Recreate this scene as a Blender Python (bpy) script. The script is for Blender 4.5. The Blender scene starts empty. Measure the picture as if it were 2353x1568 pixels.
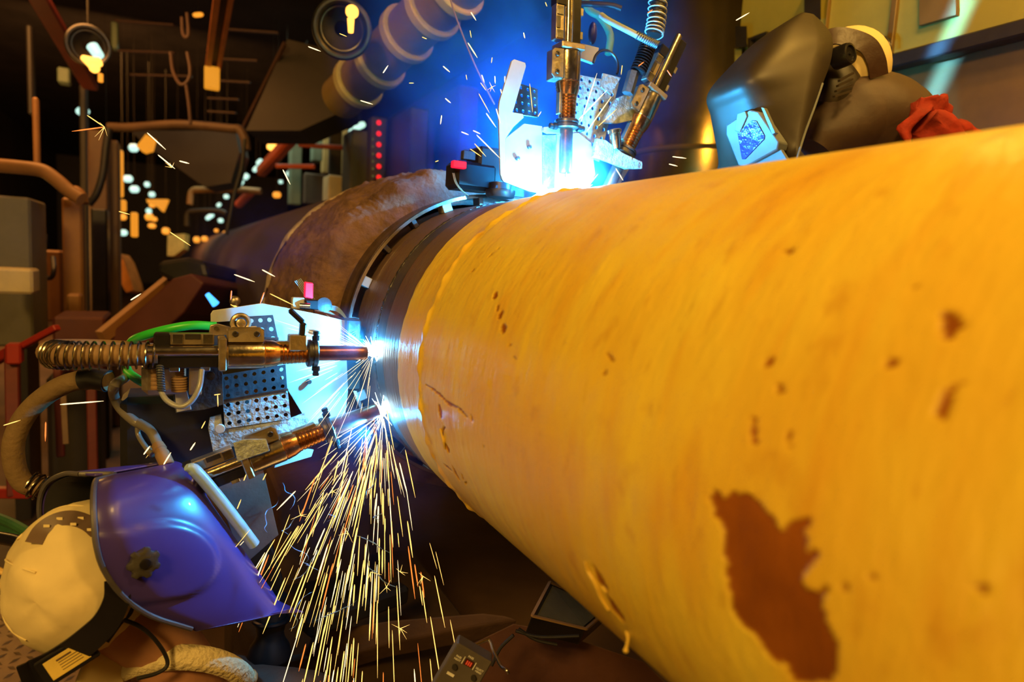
import bpy, math, random
import numpy as np
from mathutils import Vector, Matrix, noise
random.seed(7)
sc = bpy.context.scene
COL = sc.collection
V = Vector
# ------------------------------------------------------------------ camera
FPX = 1500.0
CAM = V((0, 0, 1.327))
RT, UP, FW = V((.889, -.4542, .0579)), V((0, .1264, .992)), V((.4579, .8819, -.1124))
cam = bpy.data.cameras.new('camera'); co = bpy.data.objects.new('camera', cam); COL.objects.link(co)
cam.sensor_width = 36; cam.lens = 36 * FPX / 2353; cam.clip_start = .02; cam.clip_end = 200
co.matrix_world = Matrix(((RT.x, UP.x, -FW.x, CAM.x), (RT.y, UP.y, -FW.y, CAM.y), (RT.z, UP.z, -FW.z, CAM.z), (0, 0, 0, 1)))
cam.dof.use_dof = True; cam.dof.focus_distance = 1.24; cam.dof.aperture_fstop = 2.6; cam.dof.aperture_blades = 8
sc.camera = co
# ------------------------------------------------------------------ view
sc.view_settings.view_transform = 'Standard'; sc.view_settings.look = 'None'
sc.view_settings.gamma = 1; sc.view_settings.exposure = 0; sc.view_settings.use_curve_mapping = False
sc.cycles.use_denoising = True
sc.cycles.max_bounces = 5; sc.cycles.volume_bounces = 0; sc.cycles.diffuse_bounces = 2; sc.cycles.glossy_bounces = 3
sc.cycles.transparent_max_bounces = 8
sc.cycles.sample_clamp_indirect = 4.0; sc.cycles.volume_step_rate = 3.0; sc.cycles.volume_max_steps = 64
sc.cycles.caustics_reflective = False; sc.cycles.caustics_refractive = False
w = bpy.data.worlds.new('hall_air'); sc.world = w; w.use_nodes = True
w.node_tree.nodes['Background'].inputs[0].default_value = (.55, .3, .2, 1)
w.node_tree.nodes['Background'].inputs[1].default_value = .012
# ------------------------------------------------------------------ lights
SOD = (1, .575, .13)
def aim(o, p):
    o.rotation_euler = (V(p) - o.location).to_track_quat('-Z', 'Y').to_euler()
def area(name, loc, target, size, e, col, sy=None, spread=math.pi):
    l = bpy.data.lights.new(name, 'AREA'); l.energy = e; l.color = col; l.size = size
    if sy: l.shape = 'RECTANGLE'; l.size_y = sy
    l.spread = spread
    o = bpy.data.objects.new(name, l); COL.objects.link(o); o.location = loc; aim(o, target); return o
def point(name, loc, e, col, r=.05):
    l = bpy.data.lights.new(name, 'POINT'); l.energy = e; l.color = col; l.shadow_soft_size = r
    o = bpy.data.objects.new(name, l); COL.objects.link(o); o.location = loc; return o
area('sodium_floodlight', (-1.5, -1.0, 2.9), (.45, .9, 1.1), .5, 76, SOD)
area('sodium_lamp_overhead', (1.05, .0, 2.9), (.75, .9, 1.2), .35, 20, SOD)
area('sodium_lamp_low', (-1.6, .2, 1.0), (.6, .8, 1.0), .8, 4, SOD)
area('aisle_lamp', (-.9, 4.2, 3.0), (-1.0, 5.2, 1.0), 1.2, 40, (1, .42, .10))
point('aisle_floor_fill', (-1.5, 5.6, 1.3), 26, (1, .5, .10), .3)  # added unseen point light that brightens the floor of the left aisle
area('aisle_lamp_far', (-1.0, 9, 3.2), (-.8, 11, 1), 2, 220, (1, .46, .12))
area('cool_aisle_lamp', (0.6, 6.5, 3.2), (1.0, 7.5, 1.4), 1.2, 30, (.8, 1, .75))
for i_ in range(3): point('wall_lamp', (1.5 + .22 * i_, .9 - .5 * i_, 2.75), 15, (1, .52, .08), .05)
ARC = (.035, .42, .92)
def ray(px, py):
    return (px - 1176.5) / FPX * RT + (784 - py) / FPX * UP + FW
def PY(px, py, y): r = ray(px, py); return CAM + r * (y / r.y)
def spot(name, loc, tgt, e, col, deg, r=.006, blend=.5):
    l = bpy.data.lights.new(name, 'SPOT'); l.energy = e; l.color = col; l.shadow_soft_size = r; l.spot_size = math.radians(deg); l.spot_blend = blend
    o = bpy.data.objects.new(name, l); COL.objects.link(o); o.location = loc; aim(o, tgt); return o
# the arcs burn down in the groove between the two pipes, so most of their light leaves outwards
point('arc_glow_upper_torch', PY(850, 790, 1.262), 1.3, ARC, .006)
point('arc_glow_lower_torch', PY(872, 972, 1.240), 1.3, ARC, .006)
p_ = PY(838, 784, 1.256); spot('arc_light_upper_torch', p_, p_ + V((-1, .05, 0)), 15, ARC, 152)
p_ = PY(856, 996, 1.222); spot('arc_light_lower_torch', p_, p_ + V((-1, 0, -.25)), 10, ARC, 150)
point('arc_light_vertical_torch', PY(1262, 424, 1.205), 17, ARC, .006)
point('arc_light_tilted_torch', PY(1366, 400, 1.205), 15, ARC, .006)
point('added_light_behind_shields', (.72, 1.40, 1.62), 17, (.02, .33, 1), .03)  # added blue light, brightens the smoke that the shields keep from the arcs
# hidden narrow area light, added to throw a cyan strip on the housing wall
gl = CAM + 1.75 * ((1905 - 1176.5) / FPX * RT + (784 - 70) / FPX * UP + FW)
gr = ray(2165, 125); strip_light = area('added_cyan_strip_light', gl, CAM + gr * (2.05 / gr.x), .03, .5, (.09, .42, 1), sy=.34, spread=math.radians(9))
strip_light.rotation_euler.rotate_axis('Z', math.radians(-20))
# ------------------------------------------------------------------ helpers
def P(px, py, d):
    return CAM + d * ((px - 1176.5) / FPX * RT + (784 - py) / FPX * UP + FW)
def ray(px, py):
    return (px - 1176.5) / FPX * RT + (784 - py) / FPX * UP + FW
def PX(px, py, x): r = ray(px, py); return CAM + r * (x / r.x)
def PY(px, py, y): r = ray(px, py); return CAM + r * (y / r.y)
def PZ(px, py, z): r = ray(px, py); return CAM + r * ((z - CAM.z) / r.z)
def PLN(px, py, o, n):
    r = ray(px, py); return CAM + r * ((V(o) - CAM).dot(n) / r.dot(n))
MATS = {}
def nodes(name):
    m = bpy.data.materials.new(name); m.use_nodes = True; nt = m.node_tree
    return m, nt, nt.nodes['Principled BSDF']
def mat(name, col, rough=.5, metal=0, var=.25, scale=12, bump=.15, bscale=None, stretch=None, col2=None, coat=0, spec=.5, sub=0):
    if name in MATS: return MATS[name]
    m, nt, b = nodes(name); N, L = nt.nodes, nt.links
    tc = N.new('ShaderNodeTexCoord'); mp = N.new('ShaderNodeMapping'); L.new(tc.outputs['Object'], mp.inputs[0])
    if stretch: mp.inputs['Scale'].default_value = stretch
    n = N.new('ShaderNodeTexNoise'); n.inputs['Scale'].default_value = scale; n.inputs['Detail'].default_value = 6; n.inputs['Roughness'].default_value = .65
    L.new(mp.outputs[0], n.inputs['Vector'])
    r = N.new('ShaderNodeValToRGB'); L.new(n.outputs['Fac'], r.inputs[0])
    c2 = col2 or tuple(c * (1 - var) for c in col)
    r.color_ramp.elements[0].position = .35; r.color_ramp.elements[0].color = (*c2, 1)
    r.color_ramp.elements[1].position = .65; r.color_ramp.elements[1].color = (*col, 1)
    L.new(r.outputs[0], b.inputs['Base Color'])
    b.inputs['Roughness'].default_value = rough; b.inputs['Metallic'].default_value = metal
    b.inputs['Coat Weight'].default_value = coat; b.inputs['Specular IOR Level'].default_value = spec
    rr = N.new('ShaderNodeMapRange'); L.new(n.outputs['Fac'], rr.inputs[0]); rr.inputs[3].default_value = max(0, rough - .1); rr.inputs[4].default_value = min(1, rough + .12)
    L.new(rr.outputs[0], b.inputs['Roughness'])
    if bump:
        n2 = N.new('ShaderNodeTexNoise'); n2.inputs['Scale'].default_value = bscale or scale * 4; n2.inputs['Detail'].default_value = 4; L.new(mp.outputs[0], n2.inputs['Vector'])
        bp = N.new('ShaderNodeBump'); bp.inputs['Strength'].default_value = bump; bp.inputs['Distance'].default_value = .01
        L.new(n2.outputs['Fac'], bp.inputs['Height']); L.new(bp.outputs[0], b.inputs['Normal'])
    MATS[name] = m; return m
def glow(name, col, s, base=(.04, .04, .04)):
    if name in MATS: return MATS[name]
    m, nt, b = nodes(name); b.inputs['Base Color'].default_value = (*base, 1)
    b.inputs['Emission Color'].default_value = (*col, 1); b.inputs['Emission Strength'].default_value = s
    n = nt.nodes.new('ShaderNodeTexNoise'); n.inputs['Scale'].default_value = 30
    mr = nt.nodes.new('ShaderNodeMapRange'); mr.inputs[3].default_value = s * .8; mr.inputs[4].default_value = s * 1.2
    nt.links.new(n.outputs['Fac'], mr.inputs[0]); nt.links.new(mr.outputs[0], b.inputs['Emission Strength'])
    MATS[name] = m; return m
def frame(d, up=V((0, 0, 1))):
    d = V(d).normalized(); s = d.cross(up)
    if s.length < 1e-4: s = d.cross(V((1, 0, 0)))
    s.normalize(); u = s.cross(d); return d, s, u
class MB:
    def __init__(s): s.v = []; s.f = []
    def add(s, vs, fs):
        n = len(s.v); s.v += [V(p) for p in vs]; s.f += [tuple(i + n for i in f) for f in fs]; return s
    def hexa(s, p):
        return s.add(p, [(0, 1, 2, 3), (7, 6, 5, 4), (0, 4, 5, 1), (1, 5, 6, 2), (2, 6, 7, 3), (3, 7, 4, 0)])
    def box(s, c, x, y, z, b=0):
        # centre and three half-extent vectors, edges chamfered by b (metres)
        c, x, y, z = V(c), V(x), V(y), V(z)
        if not b:
            return s.hexa([c - x - y - z, c + x - y - z, c + x + y - z, c - x + y - z, c - x - y + z, c + x - y + z, c + x + y + z, c - x + y + z])
        b = min(b, x.length * .6, y.length * .6, z.length * .6)
        lx, ly, lz = x.length, y.length, z.length; ux, uy, uz = x / lx, y / ly, z / lz
        from itertools import product
        pts = []; idx = {}
        for sx, sy, sz in product((-1, 1), repeat=3):
            for k in range(3):
                e = [lx, ly, lz]
                for j in range(3):
                    if j != k: e[j] -= b
                idx[(sx, sy, sz, k)] = len(pts); pts.append(c + ux * sx * e[0] + uy * sy * e[1] + uz * sz * e[2])
        fs = []
        for k in range(3):
            for sg in (-1, 1):
                o = [j for j in range(3) if j != k]; q = []
                for a_, b_ in ((-1, -1), (1, -1), (1, 1), (-1, 1)):
                    t = [0, 0, 0]; t[k] = sg; t[o[0]] = a_; t[o[1]] = b_; q.append(idx[(*t, k)])
                fs.append(tuple(q))
        for k in range(3):
            o = [j for j in range(3) if j != k]
            for a_ in (-1, 1):
                for b_ in (-1, 1):
                    q = []
                    for sg, kk in ((-1, o[0]), (1, o[0]), (1, o[1]), (-1, o[1])):
                        t = [0, 0, 0]; t[k] = sg; t[o[0]] = a_; t[o[1]] = b_; q.append(idx[(*t, kk)])
                    fs.append(tuple(q))
        for sx, sy, sz in product((-1, 1), repeat=3): fs.append(tuple(idx[(sx, sy, sz, k)] for k in range(3)))
        return s.add(pts, fs)
    def abox(s, c, sx, sy, sz, b=0): return s.box(c, (sx / 2, 0, 0), (0, sy / 2, 0), (0, 0, sz / 2), b)
    def bar(s, a, b, w, h=None, up=V((0, 0, 1)), bev=0):
        a, b = V(a), V(b); d, sd, u = frame(b - a, up); h = h or w
        return s.box((a + b) / 2, (b - a) / 2, sd * w / 2, u * h / 2, bev)
    def tube(s, pts, r, n=10, caps=True, flat=1, up=None):
        pts = [V(p) for p in pts]; rs = r if isinstance(r, (list, tuple)) else [r] * len(pts)
        vs = []; prev = None
        for i, p in enumerate(pts):
            d = (pts[min(i + 1, len(pts) - 1)] - pts[max(i - 1, 0)])
            if d.length < 1e-9: d = V((0, 0, 1))
            d.normalize()
            if prev is None:
                _, sd, u = frame(d, up or V((0, 0, 1)))
            else:
                sd = prev - d * prev.dot(d)
                if sd.length < 1e-6: _, sd, _ = frame(d)
                sd.normalize(); u = sd.cross(d)
            prev = sd
            for k in range(n):
                a = 2 * math.pi * k / n; vs.append(p + sd * math.cos(a) * rs[i] + u * math.sin(a) * rs[i] * flat)
        fs = []
        for i in range(len(pts) - 1):
            for k in range(n):
                fs.append((i * n + k, i * n + (k + 1) % n, (i + 1) * n + (k + 1) % n, (i + 1) * n + k))
        if caps: fs += [tuple(range(n))[::-1], tuple((len(pts) - 1) * n + k for k in range(n))]
        return s.add(vs, fs)
    def lathe(s, o, d, prof, n=24, up=V((0, 0, 1)), caps=True):
        # prof: (distance along d, radius)
        o = V(o); d, sd, u = frame(d, up); vs = []; fs = []
        for t, r in prof:
            for k in range(n):
                a = 2 * math.pi * k / n; vs.append(o + d * t + (sd * math.cos(a) + u * math.sin(a)) * r)
        for i in range(len(prof) - 1):
            for k in range(n): fs.append((i * n + k, i * n + (k + 1) % n, (i + 1) * n + (k + 1) % n, (i + 1) * n + k))
        if caps: fs += [tuple(range(n))[::-1], tuple((len(prof) - 1) * n + k for k in range(n))]
        return s.add(vs, fs)
    def sphere(s, c, rx, ry=None, rz=None, n=16, m=10, ax=None):
        ry = ry or rx; rz = rz or rx; X, Y, Z = ax or (V((1, 0, 0)), V((0, 1, 0)), V((0, 0, 1)))
        vs = []; fs = []
        for i in range(m + 1):
            t = math.pi * i / m
            for k in range(n):
                a = 2 * math.pi * k / n
                vs.append(V(c) + X * (rx * math.sin(t) * math.cos(a)) + Y * (ry * math.sin(t) * math.sin(a)) + Z * (rz * math.cos(t)))
        for i in range(m):
            for k in range(n): fs.append((i * n + k, i * n + (k + 1) % n, (i + 1) * n + (k + 1) % n, (i + 1) * n + k))
        return s.add(vs, fs)
    def torus(s, c, d, R, r, n=32, m=8, a0=0, a1=360, sq=1):
        d, sd, u = frame(d); vs = []; fs = []; full = abs(a1 - a0) >= 359.9
        N = n if full else n + 1
        for i in range(N):
            a = math.radians(a0 + (a1 - a0) * i / n); e = sd * math.cos(a) + u * math.sin(a)
            for k in range(m):
                b = 2 * math.pi * k / m; vs.append(V(c) + e * (R + r * math.cos(b)) + d * (r * sq * math.sin(b)))
        for i in range(n):
            for k in range(m): fs.append((i * m + k, i * m + (k + 1) % m, ((i + 1) % N) * m + (k + 1) % m, ((i + 1) % N) * m + k))
        return s.add(vs, fs)
    def prism(s, pts, ext):
        pts = [V(p) for p in pts]; n = len(pts); e = V(ext)
        fs = [tuple(range(n)), tuple(range(2 * n - 1, n - 1, -1))] + [(i, n + i, n + (i + 1) % n, (i + 1) % n) for i in range(n)]
        return s.add(pts + [p + e for p in pts], fs)
    def coil(s, pts, R, r, pitch, n=14, m=6):
        # a wire wound round the path
        path = resample(pts, 240); tot = sum((path[i + 1] - path[i]).length for i in range(len(path) - 1)); turns = tot / pitch
        out = []; K = int(turns * n); prev = None
        for i in range(K + 1):
            t = i / K * (len(path) - 1); j = min(int(t), len(path) - 2); p = path[j].lerp(path[j + 1], t - j)
            d = (path[j + 1] - path[j]).normalized()
            if prev is None: _, sd, u = frame(d)
            else: sd = (prev - d * prev.dot(d)).normalized(); u = sd.cross(d)
            prev = sd; a = 2 * math.pi * turns * i / K
            rr = R[0] + (R[1] - R[0]) * i / K if isinstance(R, (tuple, list)) else R
            out.append(p + sd * math.cos(a) * rr + u * math.sin(a) * rr)
        return s.tube(out, r, m)
    def build(s, name, material, parent=None, smooth=True, bevel=0, solid=0, subsurf=0, sharp=35):
        me = bpy.data.meshes.new(name)
        c = sum(s.v, V()) / len(s.v)
        me.from_pydata([p - c for p in s.v], [], s.f); me.materials.append(material)
        o = bpy.data.objects.new(name, me); COL.objects.link(o); o.location = c
        if parent is not None:
            o.parent = parent; o.matrix_parent_inverse = Matrix.Translation(-wloc(parent))
        import bmesh
        b = bmesh.new(); b.from_mesh(me); bmesh.ops.recalc_face_normals(b, faces=b.faces); b.to_mesh(me); b.free()
        if smooth:
            me.polygons.foreach_set('use_smooth', [True] * len(me.polygons))
            me.set_sharp_from_angle(angle=math.radians(sharp))
        if solid:
            m = o.modifiers.new('s', 'SOLIDIFY'); m.thickness = solid; m.offset = 0
        if bevel:
            m = o.modifiers.new('b', 'BEVEL'); m.width = bevel; m.segments = 2; m.limit_method = 'ANGLE'
        if subsurf:
            m = o.modifiers.new('ss', 'SUBSURF'); m.levels = subsurf; m.render_levels = subsurf
        return o
def wloc(o):
    p = V(o.location)
    q = o
    while q.parent is not None:
        p = q.matrix_parent_inverse.to_translation() + p + V(q.parent.location); q = q.parent
    return p
def resample(pts, n):
    # smooth Catmull-Rom curve through the points
    pts = [V(p) for p in pts]
    if len(pts) == 2: return [pts[0].lerp(pts[1], i / (n - 1)) for i in range(n)]
    q = [pts[0] * 2 - pts[1]] + pts + [pts[-1] * 2 - pts[-2]]; out = []
    for i in range(n):
        t = i / (n - 1) * (len(pts) - 1); j = min(int(t), len(pts) - 2); t -= j
        a, b, c, d = q[j:j + 4]
        out.append(.5 * ((2 * b) + (c - a) * t + (2 * a - 5 * b + 4 * c - d) * t * t + (3 * b - a - 3 * c + d) * t ** 3))
    return out
def tag(o, label=None, cat=None, group=None, kind=None):
    if label: o['label'] = label
    if cat: o['category'] = cat
    if group: o['group'] = group
    if kind: o['kind'] = kind
    return o
def empty(name, loc, label=None, cat=None, group=None, kind=None):
    o = bpy.data.objects.new(name, None); COL.objects.link(o); o.location = loc; o.empty_display_size = .05
    return tag(o, label, cat, group, kind)
def copy_tree(o, off, parent=None):
    c = o.copy(); COL.objects.link(c)
    if parent is None: c.location = o.location + V(off)
    else: c.parent = parent
    for ch in list(o.children): copy_tree(ch, off, c)
    return c
# ------------------------------------------------------------------ materials
M_BLACK = mat('black_rubber', (.018, .017, .02), .45, bump=.05)
M_BLACKM = mat('black_painted_metal', (.02, .018, .022), .3, .3, bump=.03)
M_STEEL = mat('machined_steel', (.72, .70, .66), .22, 1, var=.2, scale=30, bump=.03)
M_DSTEEL = mat('dark_steel', (.16, .15, .15), .38, 1, bump=.05)
M_COPPER = mat('copper', (.85, .40, .16), .24, 1, var=.35, scale=40, bump=.05)
M_DCOPPER = mat('heat_stained_copper', (.42, .17, .10), .33, .9, var=.5, scale=25, bump=.05)
M_PLATE = mat('aluminium_plate', (.62, .64, .64), .42, .25, var=.18, scale=9, bump=.06, bscale=60)
M_DPLATE = mat('anodised_dark_plate', (.10, .11, .13), .4, .35, var=.4, scale=25, bump=.15, bscale=90)
M_SPATTER = mat('spattered_plate', (.50, .58, .62), .55, .2, var=.5, scale=45, bump=.6, bscale=110)
M_TAN = mat('tan_hose', (.30, .18, .09), .6, bump=.1)
M_SPRING = mat('spring_wire', (.30, .27, .22), .25, 1, bump=0)
M_GREEN = mat('green_hose', (.035, .62, .06), .35, var=.1, bump=.02)
M_RED = mat('red_paint', (.42, .03, .02), .45, bump=.05, scale=6)
M_CREAM = mat('cream_cloth', (.84, .68, .34), .85, var=.14, scale=5, bump=.35, bscale=9)
# ------------------------------------------------------------------ the hall
AX, AZ = .666, 1.150   # pipe axis (it runs along Y)
def struct(name, mb, m, **k):
    o = mb.build(name, m, smooth=False, **k); o['kind'] = 'structure'; return o
M_FLOOR = mat('worn_deck', (.13, .07, .035), .55, var=.5, scale=1.4, bump=.3, bscale=14)
M_CEIL = mat('sooty_ceiling', (.035, .026, .026), .7, var=.5, scale=1.5, bump=.2)
M_WALLD = mat('dark_bulkhead', (.05, .035, .032), .6, var=.5, scale=1.2, bump=.2)
struct('floor', MB().abox((0.2, 12, -.05), 8, 30, .1), M_FLOOR)
struct('ceiling', MB().abox((0.2, 12, 4.25), 8, 30, .1), M_CEIL)
struct('wall_left', MB().abox((-3.6, 12, 2.1), .1, 30, 4.4), M_WALLD)
struct('wall_right', MB().abox((3.9, 12, 2.1), .1, 30, 4.4), M_WALLD)
struct('wall_far', MB().abox((0.2, 27, 2.1), 8, .1, 4.4), M_WALLD)
struct('wall_back', MB().abox((0.2, -3, 2.1), 8, .1, 4.4), M_WALLD)
# ------------------------------------------------------------------ the pipes
def cyl_grid(phis, ys, fr):
    """surface of revolution about the pipe axis with radius fr(phi, y) (arrays)"""
    ph, yy = np.meshgrid(np.radians(phis), ys, indexing='ij'); r = fr(ph, yy)
    return np.stack([AX + r * np.cos(ph), yy, AZ + r * np.sin(ph)], -1)
def grid_mesh(name, G, material, parent, closed=False, attr=None):
    n, m = G.shape[:2]; idx = np.arange(n * m).reshape(n, m)
    if closed: idx = np.vstack([idx, idx[:1]])
    q = np.stack([idx[:-1, :-1], idx[:-1, 1:], idx[1:, 1:], idx[1:, :-1]], -1).reshape(-1, 4)
    v = G.reshape(-1, 3).astype(np.float32); c = v.mean(0); v = v - c
    me = bpy.data.meshes.new(name); me.vertices.add(len(v)); me.vertices.foreach_set('co', v.ravel())
    me.loops.add(q.size); me.loops.foreach_set('vertex_index', q.ravel().astype(np.int32))
    me.polygons.add(len(q)); me.polygons.foreach_set('loop_start', np.arange(0, q.size, 4, dtype=np.int32))
    me.polygons.foreach_set('use_smooth', np.ones(len(q), bool)); me.update(calc_edges=True); me.validate()
    if attr is not None:
        for k, a in attr.items():
            at = me.attributes.new(k, 'FLOAT', 'POINT'); at.data.foreach_set('value', a.ravel().astype(np.float32))
    me.materials.append(material)
    o = bpy.data.objects.new(name, me); COL.objects.link(o); o.location = c.tolist()
    if parent is not None: o.parent = parent; o.matrix_parent_inverse = Matrix.Translation(-V(parent.location))
    return o
def smooth_noise(ph, yy, f, seed, fy=None):
    """cheap periodic value made of sines, used for uneven edges"""
    rng = np.random.default_rng(seed); s = 0
    for k in range(9):
        a = rng.integers(1, int(f) + 2); b = rng.uniform(-1, 1) * (fy or f); s = s + np.sin(a * ph + b * yy + rng.uniform(0, 6.3)) / (1 + .15 * a)
    return s / 3
def to_px(G):
    d = G - np.array(CAM); z = d @ np.array(FW)
    return 1176.5 + FPX * (d @ np.array(RT)) / z, 784 - FPX * (d @ np.array(UP)) / z
def in_poly(x, y, poly):
    r = np.zeros(x.shape, bool); n = len(poly)
    for i in range(n):
        x1, y1 = poly[i]; x2, y2 = poly[(i + 1) % n]
        if y1 == y2: continue
        c = ((y1 > y) != (y2 > y)) & (x < (x2 - x1) * (y - y1) / (y2 - y1) + x1); r ^= c
    return r
# outlines of the places where the yellow coat has come away, traced on the pipe's surface
def crop4(pts): return [(1500 + x / 2.7585, 1050 + y / 2.7585) for x, y in pts]
def crop3(pts): return [(850 + x / 3.92, 850 + y / 3.92) for x, y in pts]
def crop6(pts): return [(880 + x / 3.1355, 380 + y / 3.1355) for x, y in pts]
CHIPS = [
 crop4([(398, 205), (425, 240), (450, 275), (470, 245), (505, 205), (530, 235), (590, 232), (650, 265), (700, 320), (770, 400), (800, 470), (830, 450), (870, 405), (930, 400), (985, 385), (995, 415), (965, 470), (970, 530), (950, 600), (975, 615), (1025, 570), (1048, 600), (1035, 650), (985, 690), (950, 750), (955, 820), (985, 850), (1050, 850), (1100, 820), (1115, 860), (1060, 890), (1060, 920), (1085, 990), (1110, 1090), (1160, 1180), (1165, 1280), (1150, 1380), (1120, 1429), (900, 1440), (845, 1340), (825, 1290), (790, 1320), (740, 1280), (680, 1190), (620, 1110), (560, 1080), (500, 980), (495, 900), (470, 800), (450, 730), (470, 690), (445, 640), (450, 560), (440, 440), (410, 400), (370, 380), (380, 320), (355, 260)]),
 crop6([(800, 915), (822, 910), (822, 950), (800, 970), (785, 960)]), crop6([(820, 1000), (838, 1010), (826, 1055), (812, 1050)]),
 crop6([(860, 1040), (868, 1055), (840, 1110), (824, 1105), (830, 1070)]), crop6([(865, 1135), (888, 1150), (885, 1190), (862, 1215), (848, 1195), (852, 1150)]),
 crop6([(905, 1285), (925, 1288), (928, 1300), (908, 1305)]), crop6([(928, 1380), (958, 1375), (955, 1398)]),
 crop6([(635, 765), (655, 740), (660, 750), (640, 775)]), crop6([(705, 690), (715, 688), (712, 702)]), crop6([(750, 665), (785, 630), (788, 640), (755, 670)]), crop6([(812, 612), (838, 590), (836, 602)]),
 crop6([(1605, 1352), (1620, 1355), (1655, 1390), (1658, 1415), (1640, 1415), (1630, 1390)]), crop6([(1580, 1500), (1605, 1470), (1608, 1490), (1590, 1520)]),
 crop3([(480, 120), (560, 165), (620, 205), (700, 290), (790, 330), (830, 365), (890, 440), (860, 420), (790, 350), (710, 325), (650, 260), (560, 180)]),
 crop3([(612, 315), (630, 315), (650, 380), (648, 455), (632, 440), (618, 380)]), crop3([(655, 520), (680, 512), (680, 530), (665, 545), (660, 605), (645, 608), (648, 565)]),
 crop3([(675, 660), (700, 690), (718, 720), (718, 760), (700, 745), (682, 700)]), crop3([(905, 400), (925, 430), (928, 470), (912, 468)]), crop3([(1015, 680), (1030, 680), (1030, 700), (1018, 702)]),
 crop3([(740, 860), (760, 890), (815, 1000), (800, 995), (760, 930)]), crop3([(820, 930), (835, 950), (850, 1000), (835, 985)]), crop3([(855, 1015), (875, 1015), (872, 1035), (858, 1035)]), crop3([(660, 845), (700, 870), (745, 915), (730, 915), (690, 885)]),
 [(2168, 712), (2200, 722), (2213, 745), (2190, 775), (2170, 780), (2160, 748)], [(2035, 825), (2060, 818), (2060, 835), (2040, 850), (2030, 842)],
 [(2205, 872), (2212, 880), (2185, 905), (2170, 960), (2155, 968), (2152, 930), (2175, 895)], [(1752, 838), (1768, 820), (1778, 822), (1770, 838), (1757, 848)],
 [(1785, 880), (1800, 880), (1800, 898), (1785, 908)], [(1727, 955), (1737, 960), (1738, 1020), (1728, 1022), (1723, 990)], [(1808, 992), (1816, 992), (1816, 1026), (1809, 1024)],
 [(1933, 1335), (1948, 1340), (1948, 1362), (1936, 1360)], [(1998, 1318), (2014, 1322), (2012, 1334), (2000, 1330)], [(2243, 1345), (2262, 1345), (2272, 1362), (2255, 1364)],
 [(1362, 1300), (1378, 1320), (1392, 1345), (1398, 1365), (1385, 1358), (1372, 1335)], [(1392, 1365), (1410, 1385), (1430, 1415), (1438, 1438), (1425, 1425), (1405, 1400)],
 [(2095, 650), (2110, 655), (2100, 664)], [(1800, 575), (1825, 570), (1815, 584)],
]
ph = np.unique(np.concatenate([np.arange(-100, 62, 4), np.arange(62, 240, .32), np.arange(240, 261, 1)]))
ph = np.round(ph, 4); ph = ph[ph < 260 - .001]
ys = np.unique(np.concatenate([np.arange(-1.2, .1, .1), np.arange(.1, .75, .003), np.arange(.75, 1.0985, .0018)]))
def ridge_y(p):
    return .982 + .004 * np.sin(3 * p + 1) + .003 * np.sin(11 * p) - .012 * np.exp(-((p - np.radians(120)) / .25) ** 2)
def rY(p, y):
    r = .320 + .0005 * smooth_noise(p, y, 9, 3, 30)
    w_ = .0065 * (1 + .35 * np.sin(17 * p) + .25 * np.sin(41 * p + 1))
    r = r + .0035 * np.exp(-((y - ridge_y(p)) / w_) ** 2) * (1 + .4 * np.sin(29 * p) + .3 * np.sin(67 * p))
    r = r - .0015 * np.clip((y - ridge_y(p)) / .03, 0, 1)
    return r
G = cyl_grid(ph, ys, rY)
px, py = to_px(G); front = (np.radians(ph)[:, None] > np.radians(62)) & (G[..., 1] > .08)
chip = np.zeros(px.shape)
for poly in CHIPS: chip[in_poly(px, py, poly) & front] = 1
edge = 1.100 + .0022 * np.sin(5 * np.radians(ph)) + .0015 * np.sin(23 * np.radians(ph) + 2) + .001 * np.sin(61 * np.radians(ph))
G2 = G.copy(); rad = np.hypot(G[..., 0] - AX, G[..., 2] - AZ)
k = (rad - .0022 * chip) / rad
G2[..., 0] = AX + (G[..., 0] - AX) * k; G2[..., 2] = AZ + (G[..., 2] - AZ) * k
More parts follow.
